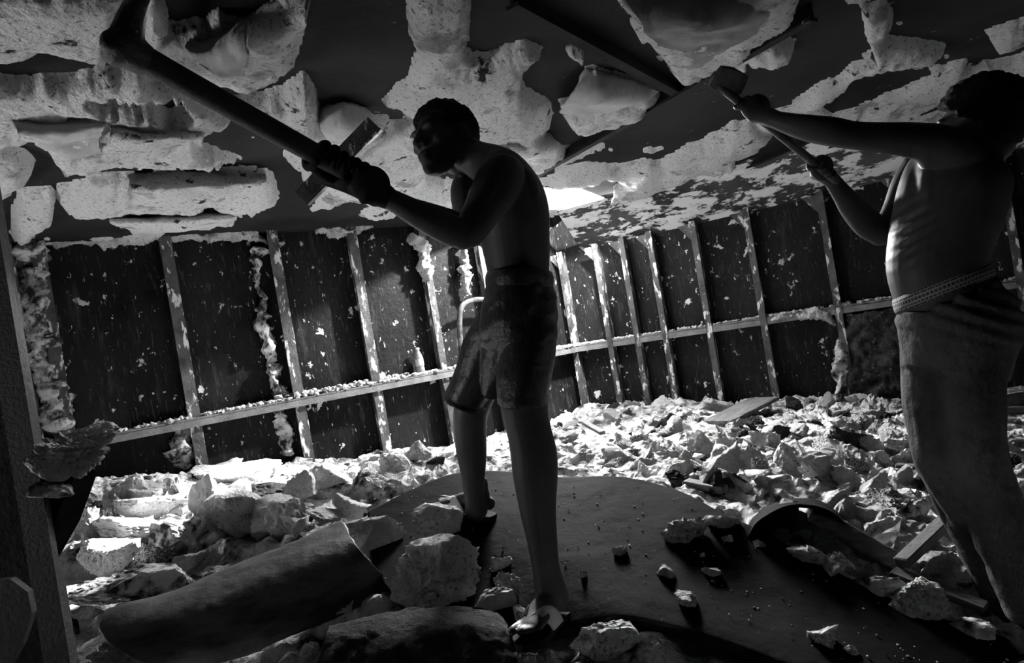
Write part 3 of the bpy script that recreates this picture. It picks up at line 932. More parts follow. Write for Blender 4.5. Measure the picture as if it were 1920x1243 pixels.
# the larger pieces that can be pointed to: (px, py, width px, height px, label, material, tilt)
BIG = [
 (246, 912, 64, 62, 'curled white shard standing upright at the foot of the left wall', 'foam', .5),
 (312, 942, 140, 46, 'long bright slab lying flat on the heap below the second rib', 'foam', .1),
 (158, 980, 48, 80, 'thin bright shard standing beside the steel gusset', 'foam', .8),
 (236, 984, 150, 52, 'grey faced slab lying tilted behind the round boulder', 'skin_side', .4),
 (198, 1042, 110, 88, 'round pale boulder of foam right of the near steel post', 'foam', .3),
 (322, 1008, 100, 88, 'speckled rough block in the middle of the left heap', 'foamdirty', .4),
 (438, 966, 124, 74, 'bright angular block on the slope behind the rolled sheet', 'foam', .3),
 (270, 1092, 210, 78, 'wide crumbly slab lying against the rolled sheet at its left end', 'foamdirty', .15),
 (396, 930, 60, 84, 'bent grey facing piece standing on the left heap', 'skin_side', .9),
 (470, 884, 175, 52, 'blown out white slab at the foot of the wall below the third bay', 'foam', .1),
 (488, 916, 84, 46, 'soot speckled slab leaning on the left heap', 'char', .5),
 (560, 912, 60, 60, 'bright leaning block behind the crescent piece', 'foam', .7),
 (556, 958, 112, 40, 'bright crescent shaped piece behind the top of the rolled sheet', 'foam', .2),
 (620, 890, 90, 60, 'pale jagged block on the heap under the fourth rib', 'foam', .4),
 (690, 905, 95, 56, 'grey and white slab on the heap right of the fourth rib', 'foamdirty', .3),
 (784, 846, 56, 66, 'upright pale block against the wall left of the far leg', 'foam', .5),
 (735, 872, 60, 40, 'pale block lying left of the upright block by the wall', 'foam', .3),
 (650, 945, 70, 44, 'small sheet like shard between heap and rubber sheet', 'foam', .3),
 (707, 1012, 135, 108, 'large white block resting on the upper end of the rolled sheet', 'foam', .3),
 (828, 990, 88, 66, 'cube like white block beside the far sandal', 'foam', .15),
 (834, 1082, 185, 118, 'big crumbling block behind the black slab in front of the near leg', 'foam', .2),
 (940, 1063, 38, 32, 'small bright lump at the upper right of the dirty block', 'foam', .2),
 (955, 1102, 52, 56, 'knobbly bright lump between the dirty block and the near shin', 'foam', .6),
 (931, 1128, 66, 62, 'smooth grey rounded stone like piece left of the near foot', 'skin_side', .3),
 (980, 1160, 44, 34, 'pale crumb pile just left of the near ankle', 'foam', .2),
 (1130, 1205, 125, 80, 'pale folded block at the bottom edge right of the near foot', 'foam', .3),
 (706, 1132, 70, 52, 'dim leaf shaped shard under the rolled sheet', 'skin_side', .4),
 (640, 1140, 60, 40, 'dim pale fragment in the shadow under the rolled sheet', 'foamdirty', .2),
 (212, 1212, 165, 80, 'broad rough lump at the bottom edge right of the near post', 'foam', .2),
 (1167, 1042, 30, 24, 'small pebble of foam on the rubber sheet right of the near shin', 'foam', .2),
 (1251, 1078, 34, 28, 'small crumb alone in the middle of the rubber sheet', 'foam', .2),
 (1336, 1083, 28, 20, 'tiny three cornered crumb on the rubber sheet right of the middle crumb', 'foam', .2),
 (1293, 1128, 50, 36, 'pale lump near the front edge of the rubber sheet', 'foam', .2),
 (1322, 1053, 17, 13, 'tiny round crumb above the three cornered crumb on the rubber sheet', 'foam', .2),
 (1297, 1000, 80, 48, 'crumbly white pile near the far edge of the rubber sheet', 'foam', .2),
 (1347, 982, 66, 30, 'elongated white crumb lying along the far edge of the rubber sheet', 'foam', .1),
 (1368, 1019, 24, 18, 'little pale crumb below the elongated one on the rubber sheet', 'foam', .1),
 (1432, 1033, 30, 14, 'flat pale crumb at the right rim of the rubber sheet', 'foam', .1),
 (1097, 1088, 16, 20, 'grey crumb on the rubber sheet just right of the near ankle', 'foamdirty', .1),
 (1554, 1203, 64, 40, 'ragged white flake on the rubber sheet near the bottom edge', 'foam', .1),
 (1602, 1228, 28, 20, 'small flake just below the ragged flake at the bottom edge', 'foam', .1),
 (1739, 1135, 110, 74, 'smooth pale boulder at the right rim of the rubber sheet', 'foam', .2),
 (1582, 1064, 54, 54, 'knobbly pale lump left end of the row along the rubber rim', 'foam', .4),
 (1628, 1067, 44, 40, 'pale lump second in the row along the rubber rim', 'foam', .4),
 (1659, 1080, 42, 42, 'pale lump third in the row along the rubber rim', 'foam', .4),
 (1525, 1050, 78, 36, 'long pale fragment along the rubber rim below the dark arch', 'foam', .5),
 (1540, 1008, 110, 44, 'lumpy pale pile inside the dark arched sheet', 'foam', .2),
 (1740, 1078, 64, 52, 'pale block right of the plank corner', 'foamdirty', .3),
 (1812, 1085, 80, 54, 'bright fan shaped block beside the trouser hem', 'foam', .3),
 (1662, 1106, 74, 40, 'dirty pale slab just above the smooth boulder', 'foamdirty', .2),
 (1840, 1184, 96, 30, 'long low fragment in the bottom right corner', 'foamdirty', .1),
 (1600, 828, 96, 62, 'black charred block standing in the right rubble', 'char', .8),
 (1415, 862, 62, 46, 'oval pale block in the right rubble left of the black block', 'foam', .2),
 (1480, 858, 32, 60, 'narrow pale wedge standing in the right rubble', 'foam', .9),
 (1440, 822, 60, 56, 'tall bright block in the right rubble', 'foam', .6),
 (1585, 890, 70, 44, 'white angular block below the black charred block', 'foam', .3),
 (1690, 832, 60, 44, 'pale square block right of the black charred block', 'foam', .3),
 (1290, 880, 50, 40, 'pale pointed block just behind the rubber sheet crest', 'foam', .7),
 (1720, 950, 90, 40, 'pale slab under the crossing plank', 'foamdirty', .2),
 (1660, 990, 95, 46, 'pale ridged slab between the arched sheet and the plank', 'foam', .2),
]
GR = {}
for k, (px, py, wp, hp, lab, mt, tilt) in enumerate(BIG):
    p, t = rest_on(px, py + hp * .42)
    if 'rubber sheet' in lab or 'sandal' in lab:
        pass
    a = wp * t / F / 2; c = hp * t / F / 2 / .9
    dims = (a * 1.05, max(a * .75, c * .7), c * 1.0)
    skin = mt == 'foam' and k % 2 == 0
    me = chunk_mesh(100 + k, dims, rough=(.15 if wp < 90 else .085) if mt != 'skin_side' else .06, sub=5 if wp > 90 else 4, skin=skin)
    if not skin: me.materials.append(M[mt])
    rg = random.Random(k)
    o = put(me, lab, 'insulation chunk', p + np.array((0, 0.02, c * .55)), (rg.uniform(-.2, .2), ROLL * .8 + rg.uniform(-.12, .12) + (.12 if tilt > .3 else 0), rg.uniform(-.5, .5)))

# the field of smaller pieces
PROTO = {}
rg = random.Random(11)
for k in range(16):
    kind = ('lump', 'flake', 'shard')[k % 3]
    d = {'lump': (1, .8, .65), 'flake': (1, .75, .28), 'shard': (1, .42, .34)}[kind]
    mt = ['foam', 'foam', 'foam', 'foamdirty', 'foam', 'skin_side', 'foam', 'char'][k % 8]
    me = chunk_mesh(400 + k, d, rough=.16, sub=4, skin=(mt == 'foam' and k % 2 == 0))
    if not me.materials: me.materials.append(M[mt])
    PROTO[k] = (me, kind, mt)
def scatter(n, region, smin, smax, lab, group, seed, avoid=(), pool=None):
    rg = random.Random(seed)
    xs = [q[0] for q in region]; ys = [q[1] for q in region]
    k = 0
    while k < n:
        x = rg.uniform(min(xs), max(xs)); y = rg.uniform(min(ys), max(ys))
        if not in_poly(np.array([x]), np.array([y]), region)[0]: continue
        p, t = on_ground(x, y)
        if np.dot(p[:2] - C2, LN) < .12 or np.dot(p[:2] - C2, RN) < .12: 
            k += .2; continue
        me, kind, mt = PROTO[rg.choice(pool or list(PROTO))]
        s = rg.uniform(smin, smax) * (1.0 if rg.random() < .8 else 1.4)
        what = {'foam': 'white', 'foamdirty': 'sooty', 'skin_side': 'grey faced', 'char': 'charred black'}[mt]
        put(me, lab % (what + ' ' + {'lump': 'lump', 'flake': 'flat flake', 'shard': 'narrow shard'}[kind]), 'insulation chunk', p + np.array((0, 0, s * .16)),
            (rg.gauss(0, .55), rg.gauss(0, .55), rg.uniform(0, 6.3)), group, s)
        k += 1
scatter(285, [(1035, 790), (1140, 772), (1240, 740), (1450, 745), (1700, 745), (1710, 800), (1740, 900), (1560, 900), (1340, 930), (1180, 885), (1040, 880)],   .03, .09,
        'small %s in the rubble field below the right wall', 'small pieces in the right rubble field', 1)
scatter(45, [(1340, 940), (1560, 900), (1760, 900), (1800, 1000), (1840, 1100), (1700, 1120), (1600, 1060), (1450, 1000)], .04, .09,
        'small %s between the rubber sheet and the man in jeans', 'small pieces beside the man in jeans', 2, pool=[0, 1, 2, 3, 4, 5, 6, 8, 9, 10, 12, 14])
scatter(60, [(200, 930), (380, 895), (560, 868), (840, 845), (840, 880), (740, 920), (660, 965), (480, 1010), (340, 1080), (160, 1100)], .05, .11,
        'small %s on the heap below the left wall', 'small pieces on the left heap', 3)
scatter(14, [(1880, 780), (1920, 780), (1920, 960), (1890, 880)], .05, .10,
        'small %s behind the man in jeans at the right edge', 'small pieces at the right edge', 4)
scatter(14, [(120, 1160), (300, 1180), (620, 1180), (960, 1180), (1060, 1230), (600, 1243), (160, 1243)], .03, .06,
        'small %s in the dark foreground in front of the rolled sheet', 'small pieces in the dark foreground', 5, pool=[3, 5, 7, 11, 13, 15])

# rolled lining sheet
rr = [[(215, 1152, 2.4), (350, 1102, 2.5), (480, 1044, 2.6), (640, 988, 2.75)],
      [(200, 1150, 2.3), (345, 1105, 2.4), (490, 1048, 2.5), (645, 985, 2.65)],
      [(190, 1188, 2.2), (345, 1150, 2.25), (500, 1088, 2.35), (668, 1022, 2.5)],
      [(250, 1235, 2.17), (400, 1192, 2.22), (560, 1138, 2.32), (705, 1066, 2.47)],
      [(330, 1262, 2.24), (470, 1218, 2.3), (620, 1160, 2.4), (745, 1092, 2.52)]]
v, f = sheet([[P(*q) for q in r] for r in rr], 90, 50, .014, .02, 4, 9, .012)
o = link('rolled_sheet', mesh_from('rolled_sheet', v, f), M['roll'])
recentre(o); tag(o, 'dark curled lining sheet lying across the left foreground', 'rolled sheet')
# dark slab in the foreground
ss = [[(618, 1188, 2.0), (700, 1166, 2.03), (790, 1150, 2.06), (905, 1148, 2.06), (945, 1175, 2.0)],
      [(612, 1205, 1.94), (700, 1200, 1.93), (790, 1190, 1.93), (900, 1185, 1.94), (955, 1200, 1.94)],
      [(600, 1262, 1.88), (700, 1270, 1.84), (800, 1270, 1.83), (900, 1268, 1.83), (970, 1262, 1.86)]]
v, f = sheet([[P(*q) for q in r] for r in ss], 90, 40, .035, .02, 10, 19, .012)
o = link('charred_slab', mesh_from('charred_slab', v, f), M['char'])
recentre(o); tag(o, 'black sooty slab at the bottom edge in front of the near foot', 'slab')
# arched dark sheet on the right
aa = [[(1396, 1005, 2.8), (1408, 972, 2.84), (1448, 948, 2.88), (1500, 938, 2.9), (1540, 944, 2.88), (1575, 970, 2.84)],
      [(1405, 1010, 2.42), (1425, 978, 2.42), (1470, 956, 2.44), (1520, 952, 2.44), (1562, 966, 2.42), (1600, 1000, 2.4)],
      ]
v, f = sheet([[P(*q) for q in r] for r in [aa[0], aa[1]]], 60, 24, .012, .012, 8, 29, .008)
o = link('arched_sheet', mesh_from('arched_sheet', v, f), M['rubber'])
recentre(o); tag(o, 'dark arched scrap of sheet rising from the right rubble', 'sheet')
bb_ = [[(1532, 952, 2.5), (1590, 985, 2.42), (1650, 1020, 2.35), (1700, 1048, 2.29)], [(1516, 970, 2.44), (1576, 1010, 2.36), (1636, 1050, 2.29), (1690, 1082, 2.23)]]
v, f = sheet([[P(*q) for q in r] for r in [bb_[0], [(a_[0] * .5 + b_[0] * .5, a_[1] * .5 + b_[1] * .5, a_[2] * .5 + b_[2] * .5) for a_, b_ in zip(*bb_)], bb_[1]]], 50, 10, .02, .004, 8, 39)
o = link('board', mesh_from('board', v, f), M['plank'])
recentre(o); tag(o, 'grey board running from the arched sheet down to the plank', 'board')
def plank(label, p0, p1, wd, th, nm='plank'):
    a, b = P(*p0), P(*p1)
    d = (b - a) / 2; s = nrm(np.cross(d, (0, 0, 1))); up = nrm(np.cross(s, d))
    mb = MB()
    N_ = 14
    me = mb.box((0, 0, 0), (np.linalg.norm(d), 0, 0), (0, wd, 0), (0, 0, th)).mesh(nm)
    bm = bmesh.new(); bm.from_mesh(me)
    bmesh.ops.subdivide_edges(bm, edges=[e for e in bm.edges if abs((e.verts[0].co - e.verts[1].co).x) > .01], cuts=N_)
    bmesh.ops.bevel(bm, geom=[e for e in bm.edges if e.is_boundary is False and e.calc_face_angle(0) > .5], offset=.004, segments=1, affect='EDGES')
    for v_ in bm.verts:
        n_ = fbm(np.array([v_.co[:]]), 12, 3, 4)[0]
        v_.co += Vector((0, n_ * wd * .18, n_ * th * .25))
    bm.to_mesh(me); bm.free()
    o = link(nm, me, M['plank'], smooth=False)
    M4 = Matrix(((nrm(d)[0], s[0], up[0], 0), (nrm(d)[1], s[1], up[1], 0), (nrm(d)[2], s[2], up[2], 0), (0, 0, 0, 1)))
    o.matrix_world = Matrix.Translation(((a + b) / 2).tolist()) @ M4
    return tag(o, label, 'plank')
plank('dark plank slanting up to the trouser leg in the right rubble', (1690, 1056, 2.24), (1778, 972, 2.4), .024, .016)
plank('thin dark plank lying along the right rim toward the trouser hem', (1672, 1072, 2.24), (1850, 1140, 2.06), .03, .01)
plank('dark board leaning out of the rubble at the foot of the right wall', (1345, 792, 4.9), (1432, 748, 5.3), .12, .014)
plank('narrow dark lath in the rubble just behind the man in shorts', (1095, 792, 4.9), (1130, 812, 4.6), .02, .012)
plank('dark lath lying in the rubble right of the rubber crest', (1285, 905, 3.1), (1360, 918, 2.98), .03, .014)
plank('dark lath under the black charred block', (1680, 873, 3.4), (1750, 876, 3.3), .02, .01)

# low dark box and pipe at the right edge
pb = P(1900, 748, 4.55)
mb = MB().box((0, 0, 0), (.14, 0, 0), (0, .12, 0), (0, 0, .055)); me = mb.mesh('metal_box')
bm = bmesh.new(); bm.from_mesh(me); bmesh.ops.bevel(bm, geom=bm.edges[:], offset=.01, segments=2, affect='EDGES'); bm.to_mesh(me); bm.free()
o = link('metal_box', me, M['rib'], smooth=False); o.location = tuple(pb); tag(o, 'low dark metal box at the right edge behind the man in jeans', 'box')
v, f = tube([(P(1860, 770, 4.4), .02, .02), (P(1900, 768, 4.4), .02, .02), (P(1960, 766, 4.4), .02, .02)])
o = link('pipe', mesh_from('pipe', v, f), M['rail']); recentre(o); tag(o, 'thin pipe in front of the low metal box at the right edge', 'pipe')

# ------------------------------------------------------------------ near steel frame on the left
post = empty('steel_post', P(70, 1243, 2.0))
tag(post, 'dark steel post with gusset bracket standing close at the left edge', 'post')
def quad_bar(pts, th):
    """prism from an outline in px at one depth, with real thickness"""
    a = [P(*q) for q in pts]
    n = len(a)
    nn_ = nrm(np.cross(a[1] - a[0], a[2] - a[0]))
    if nn_[1] < 0: nn_ = -nn_
    V = a + [p + nn_ * th for p in a]
    Fc = [tuple(range(n)), tuple(range(2 * n - 1, n - 1, -1))] + [(i, (i + 1) % n, n + (i + 1) % n, n + i) for i in range(n)]
    return MB().add(V, Fc)
def pxvert(x, y0, y1):      # a plumb line in the picture
    return x + (y1 - y0) * math.tan(ROLL)
up0, up1 = P(48, 940, 2.0), None
mbp = MB()
for xx, w_, th in ((64, .033, .012),):
    base = P(115, 1243, 2.0)
    mbp.box(base + np.array((0, 0, .75 - base[2] + .3)), (w_, 0, 0), (0, th, 0), (0, 0, 1.05))
    mbp.box(base + np.array((-w_ - .0, .05, .75 - base[2] + .3)), (.008, 0, 0), (0, .06, 0), (0, 0, 1.05))
link('column', mbp.mesh('column'), M['post'], post, smooth=False)
link('gusset', quad_bar([(196, 828, 2.14), (194, 850, 2.14), (176, 905, 2.12), (150, 975, 2.08), (104, 1056, 2.03), (86, 1030, 2.02), (112, 955, 2.05), (136, 902, 2.08), (160, 860, 2.11)], .02).mesh('gusset'), M['post'], post, smooth=False)
link('stiffener', quad_bar([(62, 862, 2.05), (160, 858, 2.14), (136, 902, 2.12), (112, 955, 2.08), (88, 1025, 2.05)], .012).mesh('stiffener'), M['ceilsteel'], post, smooth=False)
link('bracket_plate', quad_bar([(-40, 1090, 1.85), (20, 1086, 1.85), (52, 1110, 1.85), (60, 1150, 1.85), (42, 1205, 1.85), (12, 1260, 1.85), (-40, 1262, 1.85)], .02).mesh('bracket_plate'), M['post'], post, smooth=False)
link('web', quad_bar([(-60, 500, 2.1), (-15, 560, 2.1), (20, 840, 2.1), (85, 1262, 2.1), (-60, 1262, 2.1)], .02).mesh('web'), M['ceilsteel'], post, smooth=False)
me = chunk_mesh(777, (.11, .1, .075), rough=.14, sub=5, skin=False); me.materials.append(M['foam'])
put(me, 'pale lump of foam caught on the steel gusset at the left', 'insulation chunk', P(134, 846, 2.08), (.3, .25, .9))
me = chunk_mesh(778, (.045, .05, .03), rough=.14, sub=4, skin=False); me.materials.append(M['foamdirty'])
put(me, 'small pale lump caught on the steel post below the gusset lump', 'insulation chunk', P(96, 922, 2.0), (.1, .25, .2))

# perforated strip hanging from the ceiling behind the gloves
a = P(703, 232, 2.55); b = P(566, 372, 2.55)
d = (b - a) / 2; s = nrm(np.cross(d, (0, 1, 0)))
mb = MB(); L_ = np.linalg.norm(d)
mb.box(a + d, d, s * .034, (0, .004, 0)); mb.box(a + d + s * .034 + np.array((0, -.012, 0)), d, s * .004, (0, .014, 0))
o = link('steel_strip', mb.mesh('steel_strip'), M['rib'], smooth=False); recentre(o)
tag(o, 'dark steel strip hanging from the ceiling behind the gloved hands', 'steel strip')

# bent hose on the wall behind the shorts
hp = [(on_wall(868, 690, 'L', .12), .022, .022), (on_wall(862, 620, 'L', .14), .022, .022), (on_wall(864, 580, 'L', .15), .022, .022), (on_wall(878, 566, 'L', .15), .022, .022), (on_wall(905, 562, 'L', .14), .022, .022), (on_wall(935, 575, 'L', .12), .022, .022)]
v, f = tube(hp, seg=12, sub=8)
o = link('bent_pipe', mesh_from('bent_pipe', v, f), M['hose']); recentre(o)
tag(o, 'pale bent pipe arching on the wall behind the shorts', 'pipe')

# water bottle on the shelf
bp = on_wall(790, 700, 'L', .065); bp[2] = LZ + .008
bot = empty('water_bottle', bp); tag(bot, 'clear plastic water bottle standing on the left wall shelf', 'bottle')
def lathe(prof, seg=24):
    V, Fc = [], []
    for r, z in prof:
        for j in range(seg):
            an = 2 * math.pi * j / seg
            V.append(np.array((r * math.cos(an), r * math.sin(an), z)))
    for i in range(len(prof) - 1):
        for j in range(seg):
            Fc.append((i * seg + j, i * seg + (j + 1) % seg, (i + 1) * seg + (j + 1) % seg, (i + 1) * seg + j))
    Fc.append(tuple(reversed(range(seg)))); Fc.append(tuple((len(prof) - 1) * seg + j for j in range(seg)))
    return V, Fc
for nm, prof, mt in (('body', [(.028, 0), (.033, .008), (.033, .05), (.030, .06), (.033, .07), (.033, .13), (.030, .15), (.018, .18), (.0135, .19), (.0135, .2)], 'plastic'),
                     ('label', [(.0336, .072), (.0342, .075), (.0342, .122), (.0336, .125)], 'label'),
                     ('cap', [(.0155, .198), (.016, .2), (.016, .214), (.014, .217)], 'cap')):
    v, f = lathe(prof)
    link(nm, mesh_from(nm, [q + bp for q in v], f), M[mt], bot)

# ------------------------------------------------------------------ people
def rot_from(fwd, up):
    f_ = nrm(fwd); r_x = nrm(np.cross(f_, up)); u_ = np.cross(r_x, f_)
    return np.c_[r_x, f_, u_]          # local x right, y forward, z up
def head_parts(mb, c, R, s=1.0):
    def E(p, r, sub=3): mb.add(*ell(c + R @ (np.array(p) * s), np.array(r) * s, R, sub))
    E((0, -.018, .045), (.074, .094, .082), 4)
    E((0, .025, .0), (.066, .070, .085), 4)
    E((0, .040, -.050), (.052, .052, .052))
    E((0, .052, -.078), (.040, .040, .030))
    E((0, .076, -.094), (.020, .018, .018))
    E((0, -.04, -.03), (.055, .055, .06))
    E((.028, .080, .030), (.026, .014, .010)); E((-.028, .080, .030), (.026, .014, .010))
    E((.043, .062, -.012), (.022, .022, .016)); E((-.043, .062, -.012), (.022, .022, .016))
    mb.add(*tube([(c + R @ (np.array(p) * s), a * s, a * s) for p, a in (((0, .086, .026), .009), ((0, .098, .004), .011), ((0, .108, -.018), .0145))], seg=12, viewdir=R[:, 0]))
    E((.014, .098, -.022), (.011, .013, .009)); E((-.014, .098, -.022), (.011, .013, .009))
    E((0, .092, -.050), (.026, .014, .008)); E((0, .090, -.064), (.023, .013, .009))
    E((.031, .071, .010), (.014, .013, .010)); E((-.031, .071, .010), (.014, .013, .010))
    for sx in (-1, 1):
        E((sx * .082, -.010, .006), (.011, .022, .034)); E((sx * .074, .004, -.018), (.009, .013, .014))
def hair_mesh(name, c, R, s, amp, seed, grow=1.0, line=0.052):
    v, f = ico(5)
    q = v * np.array((.082, .104, .092)) * grow + np.array((0, -.018, .045))
    # hairline: higher at the front, down to the nape at the back
    lim = np.where(q[:, 1] > .03, line + (q[:, 1] - .03) * .25, line + (q[:, 1] - .03) * 1.15)
    side = (np.abs(q[:, 0]) > .06) & (q[:, 1] > -.03) & (q[:, 1] < .05)
    lim = np.where(side, np.minimum(lim, .034), lim)
    n = fbm(q, 60, 3, seed) + .6 * fbm(q, 150, 2, seed + 4)
    q2 = q + v * (amp * n)[:, None]
    under = q[:, 2] < lim
    q2[under] = (v[under] * np.array((.066, .085, .074)) + np.array((0, -.018, .045)))
    q2 = (q2 * s) @ R.T + c
    return mesh_from(name, q2, f)
def finger(mb, H, ax, e1, e2, off, rh, a0, a1, rad, n=7, seglen=None):
    nodes = []
    for i in range(n):
        an = a0 + (a1 - a0) * i / (n - 1)
        r = rad * (1.0 - .28 * i / (n - 1))
        p = H + ax * off + (e1 * math.cos(an) + e2 * math.sin(an)) * (rh + r * .9)
        nodes.append((p, r, r))
    mb.add(*tube(nodes, seg=10, sub=3, viewdir=ax))
def grip(mb, H, ax, wrist, rh, mir=1, fat=1.0):
    """a hand closed round a bar: palm on the wrist's side, four fingers round it, thumb the other way"""
    ax = nrm(ax)
    wv = wrist - H
    e1 = nrm(wv - ax * np.dot(wv, ax)); e2 = np.cross(ax, e1) * mir
    pc = H + e1 * (rh + .014 * fat)
    Rp = np.c_[ax, e1, e2]
    mb.add(*ell(pc + e2 * .010, np.array((.044, .017, .040)) * fat, Rp, 3))
    mb.add(*ell(H - e2 * (rh + .006) * .6 + e1 * (rh + .008) * .75, np.array((.040, .014, .020)) * fat, Rp, 3))
    mb.add(*tube([(pc + ax * -.0 + e1 * .004, .036 * fat, .018 * fat), (pc * .5 + wrist * .5, .028 * fat, .022 * fat), (wrist, .026 * fat, .024 * fat)], seg=16))
    for k, (o_, rr_, en) in enumerate(((.033, .0092, 3.5), (.0115, .0098, 3.75), (-.0105, .0093, 3.6), (-.031, .0080, 3.3))):
        finger(mb, H, ax, e1, e2, o_ * fat, rh, .75, en, rr_ * fat)
    finger(mb, H, ax, e1, e2, .045 * fat, rh, -.35, -2.3, .0105 * fat, n=6)

# --- tools first: their axes guide the hands
PK0 = P(238, 92, 1.50); PK1 = P(716, 358, 1.93)
pk_ax = nrm(PK0 - PK1)
pick = empty('pickaxe', PK1)
tag(pick, 'long handled pickaxe swung up to the ceiling by the man in shorts', 'pickaxe')
RH = .0265
v, f = tube([(PK1, RH * .95, RH * .95), (PK1 * .6 + PK0 * .4, RH, RH), (PK1 * .2 + PK0 * .8, RH * 1.02, RH * 1.02), (PK0, RH * 1.1, RH * 1.1)], seg=20)
link('handle', mesh_from('handle', v, f), M['wood'], pick)
hd = [(P(218, 98, 1.49), .030, .03), (P(236, 72, 1.50), .034, .034), (P(248, 30, 1.50), .028, .024), (P(268, -12, 1.49), .02, .018), (P(296, -75, 1.47), .01, .01)]
mb = MB(); mb.add(*tube(hd, seg=16))
mb.add(*tube([(P(262, 108, 1.52), .036, .036), (P(236, 92, 1.50), .038, .038), (P(226, 86, 1.49), .037, .037)], seg=18))
mb.add(*tube([(P(222, 92, 1.49), .03, .03), (P(212, 76, 1.48), .026, .024), (P(206, 84, 1.47), .02, .02)], seg=14))
link('pick_head', remesh(mb, 'pick_head', .005, 5), M['iron'], pick)

SC0 = P(1338, 152, 1.98); SC1 = P(1552, 326, 2.16)
bar = empty('scraper_bar', SC1)
tag(bar, 'dark scraper bar held up to the ceiling by the man in jeans', 'scraper')
v, f = tube([(SC1 + (SC1 - SC0) * .08, .011, .011), (SC1, .012, .012), (SC0 * .5 + SC1 * .5, .012, .012), (SC0, .012, .012)], seg=14)
link('shaft', mesh_from('shaft', v, f), M['iron'], bar)
v, f = sheet([[P(1328, 160, 1.98), P(1345, 172, 2.0), P(1372, 186, 2.02)], [P(1338, 142, 1.95), P(1358, 152, 1.97), P(1390, 172, 2.0)], [P(1352, 124, 1.93), P(1376, 128, 1.94), P(1402, 142, 1.97)]], 20, 16, .008, 0)
link('blade', mesh_from('blade', v, f), M['iron'], bar)

# --- man in shorts
def foot(mb, heel, toe, up, s=1.0, side=1):
    fw = nrm(toe - heel); rt = nrm(np.cross(fw, up)); u = nrm(np.cross(rt, fw))
    L = np.linalg.norm(toe - heel)
    Q = lambda a, b, c: heel + fw * a * L + rt * b * L + u * c * L
    mb.add(*tube([(Q(.04, 0, .12), .11 * L, .10 * L), (Q(.2, 0, .15), .13 * L, .13 * L), (Q(.45, 0, .13), .14 * L, .11 * L), (Q(.66, .01 * side, .085), .17 * L, .075 * L), (Q(.8, .01 * side, .06), .16 * L, .05 * L)], seg=18, viewdir=u))
    for k, (o_, ln, r) in enumerate(((-.115, 1.0, .052), (-.03, .99, .036), (.035, .95, .034), (.09, .90, .032), (.135, .84, .03))):
        mb.add(*tube([(Q(.74, o_ * side, .055), r * L, r * L), (Q(ln - .07, o_ * side * 1.05, .06), r * L * .95, r * L * .9), (Q(ln - .02, o_ * side * 1.05, .045), r * L * .9, r * L * .75)], seg=10))
    mb.add(*tube([(Q(.12, 0, .12), .11 * L, .12 * L), (Q(.16, 0, .3), .10 * L, .12 * L), (Q(.17, 0, .42), .1 * L, .12 * L)], seg=16, viewdir=u))
def sandal(name, heel, toe, up, parent, side=1):
    fw = nrm(toe - heel); rt = nrm(np.cross(fw, up)); u = nrm(np.cross(rt, fw)); L = np.linalg.norm(toe - heel)
    Q = lambda a, b, c: heel + fw * a * L + rt * b * L + u * c * L
    ol = []
    prof = [(-.05, .0), (-.03, .10), (.08, .145), (.3, .135), (.5, .14), (.7, .185), (.85, .19), (.98, .14), (1.05, .03)]
    left = [(a, b) for a, b in prof]; right = [(a, -b) for a, b in reversed(prof)]
    ol = left + right
    ol = [(a, b) for a, b in ol]
    n = len(ol)
    mb = MB()
    V = [Q(a, b, 0.0) for a, b in ol] + [Q(a, b, -.075) for a, b in ol]
    mb.add(V, [tuple(range(n)), tuple(range(2 * n - 1, n - 1, -1))] + [(i, (i + 1) % n, n + (i + 1) % n, n + i) for i in range(n)])
    so_ = link(name, mb.mesh(name), M['sandal'], parent, smooth=False)
    for sx in (-1, 1):
        rows = [[Q(.34, .17 * sx, .0), Q(.42, .165 * sx, .14), Q(.56, .10 * sx, .235), Q(.76, -.035 * side, .16)],
                [Q(.47, .178 * sx, .0), Q(.54, .172 * sx, .12), Q(.65, .11 * sx, .19), Q(.80, -.03 * side, .12)],
                [Q(.62, .19 * sx, .0), Q(.68, .175 * sx, .09), Q(.75, .12 * sx, .145), Q(.84, -.03 * side, .07)]]
        v, f = sheet(rows, 26, 8, .006)
        link('strap', mesh_from('strap', v, f), M['strap'] if sx * side > 0 else M['sandal'], so_)

man = empty('person', P(985, 1170, 2.15))
tag(man, 'shirtless person in dark shorts and gloves swinging a pickaxe at the ceiling', 'person')
HNEAR = PK1 + pk_ax * .06; HFAR = PK1 + pk_ax * .150
WN = P(722, 368, 1.90); WF = P(706, 366, 1.97)
HC = P(834, 270, 2.30)
hf = np.array((-.68, -.70, .10)); hu = np.array((-.12, .05, 1.0))
HR = rot_from(hf, hu)
mb = MB()
mb.add(*chain([(985, 640, 2.26, 40, .09), (977, 585, 2.26, 48, .10), (974, 530, 2.26, 55, .108), (970, 485, 2.25, 61, .118), (965, 440, 2.25, 66, .135), (960, 400, 2.25, 70, .15), (953, 365, 2.25, 66, .16), (940, 332, 2.25, 54, .14), (922, 312, 2.26, 42, .09), (900, 300, 2.27, 34, .06)], seg=32))
mb.add(*chain([(925, 318, 2.27, 40, .06), (890, 297, 2.28, 34, .055), (866, 282, 2.29, 32, .052), (850, 265, 2.3, 34, .055)], seg=20))
# shoulder blades, chest
mb.add(*ell(P(975, 360, 2.16), np.array((.06, .05, .085))))
mb.add(*ell(P(918, 372, 2.2), np.array((.07, .10, .06))))
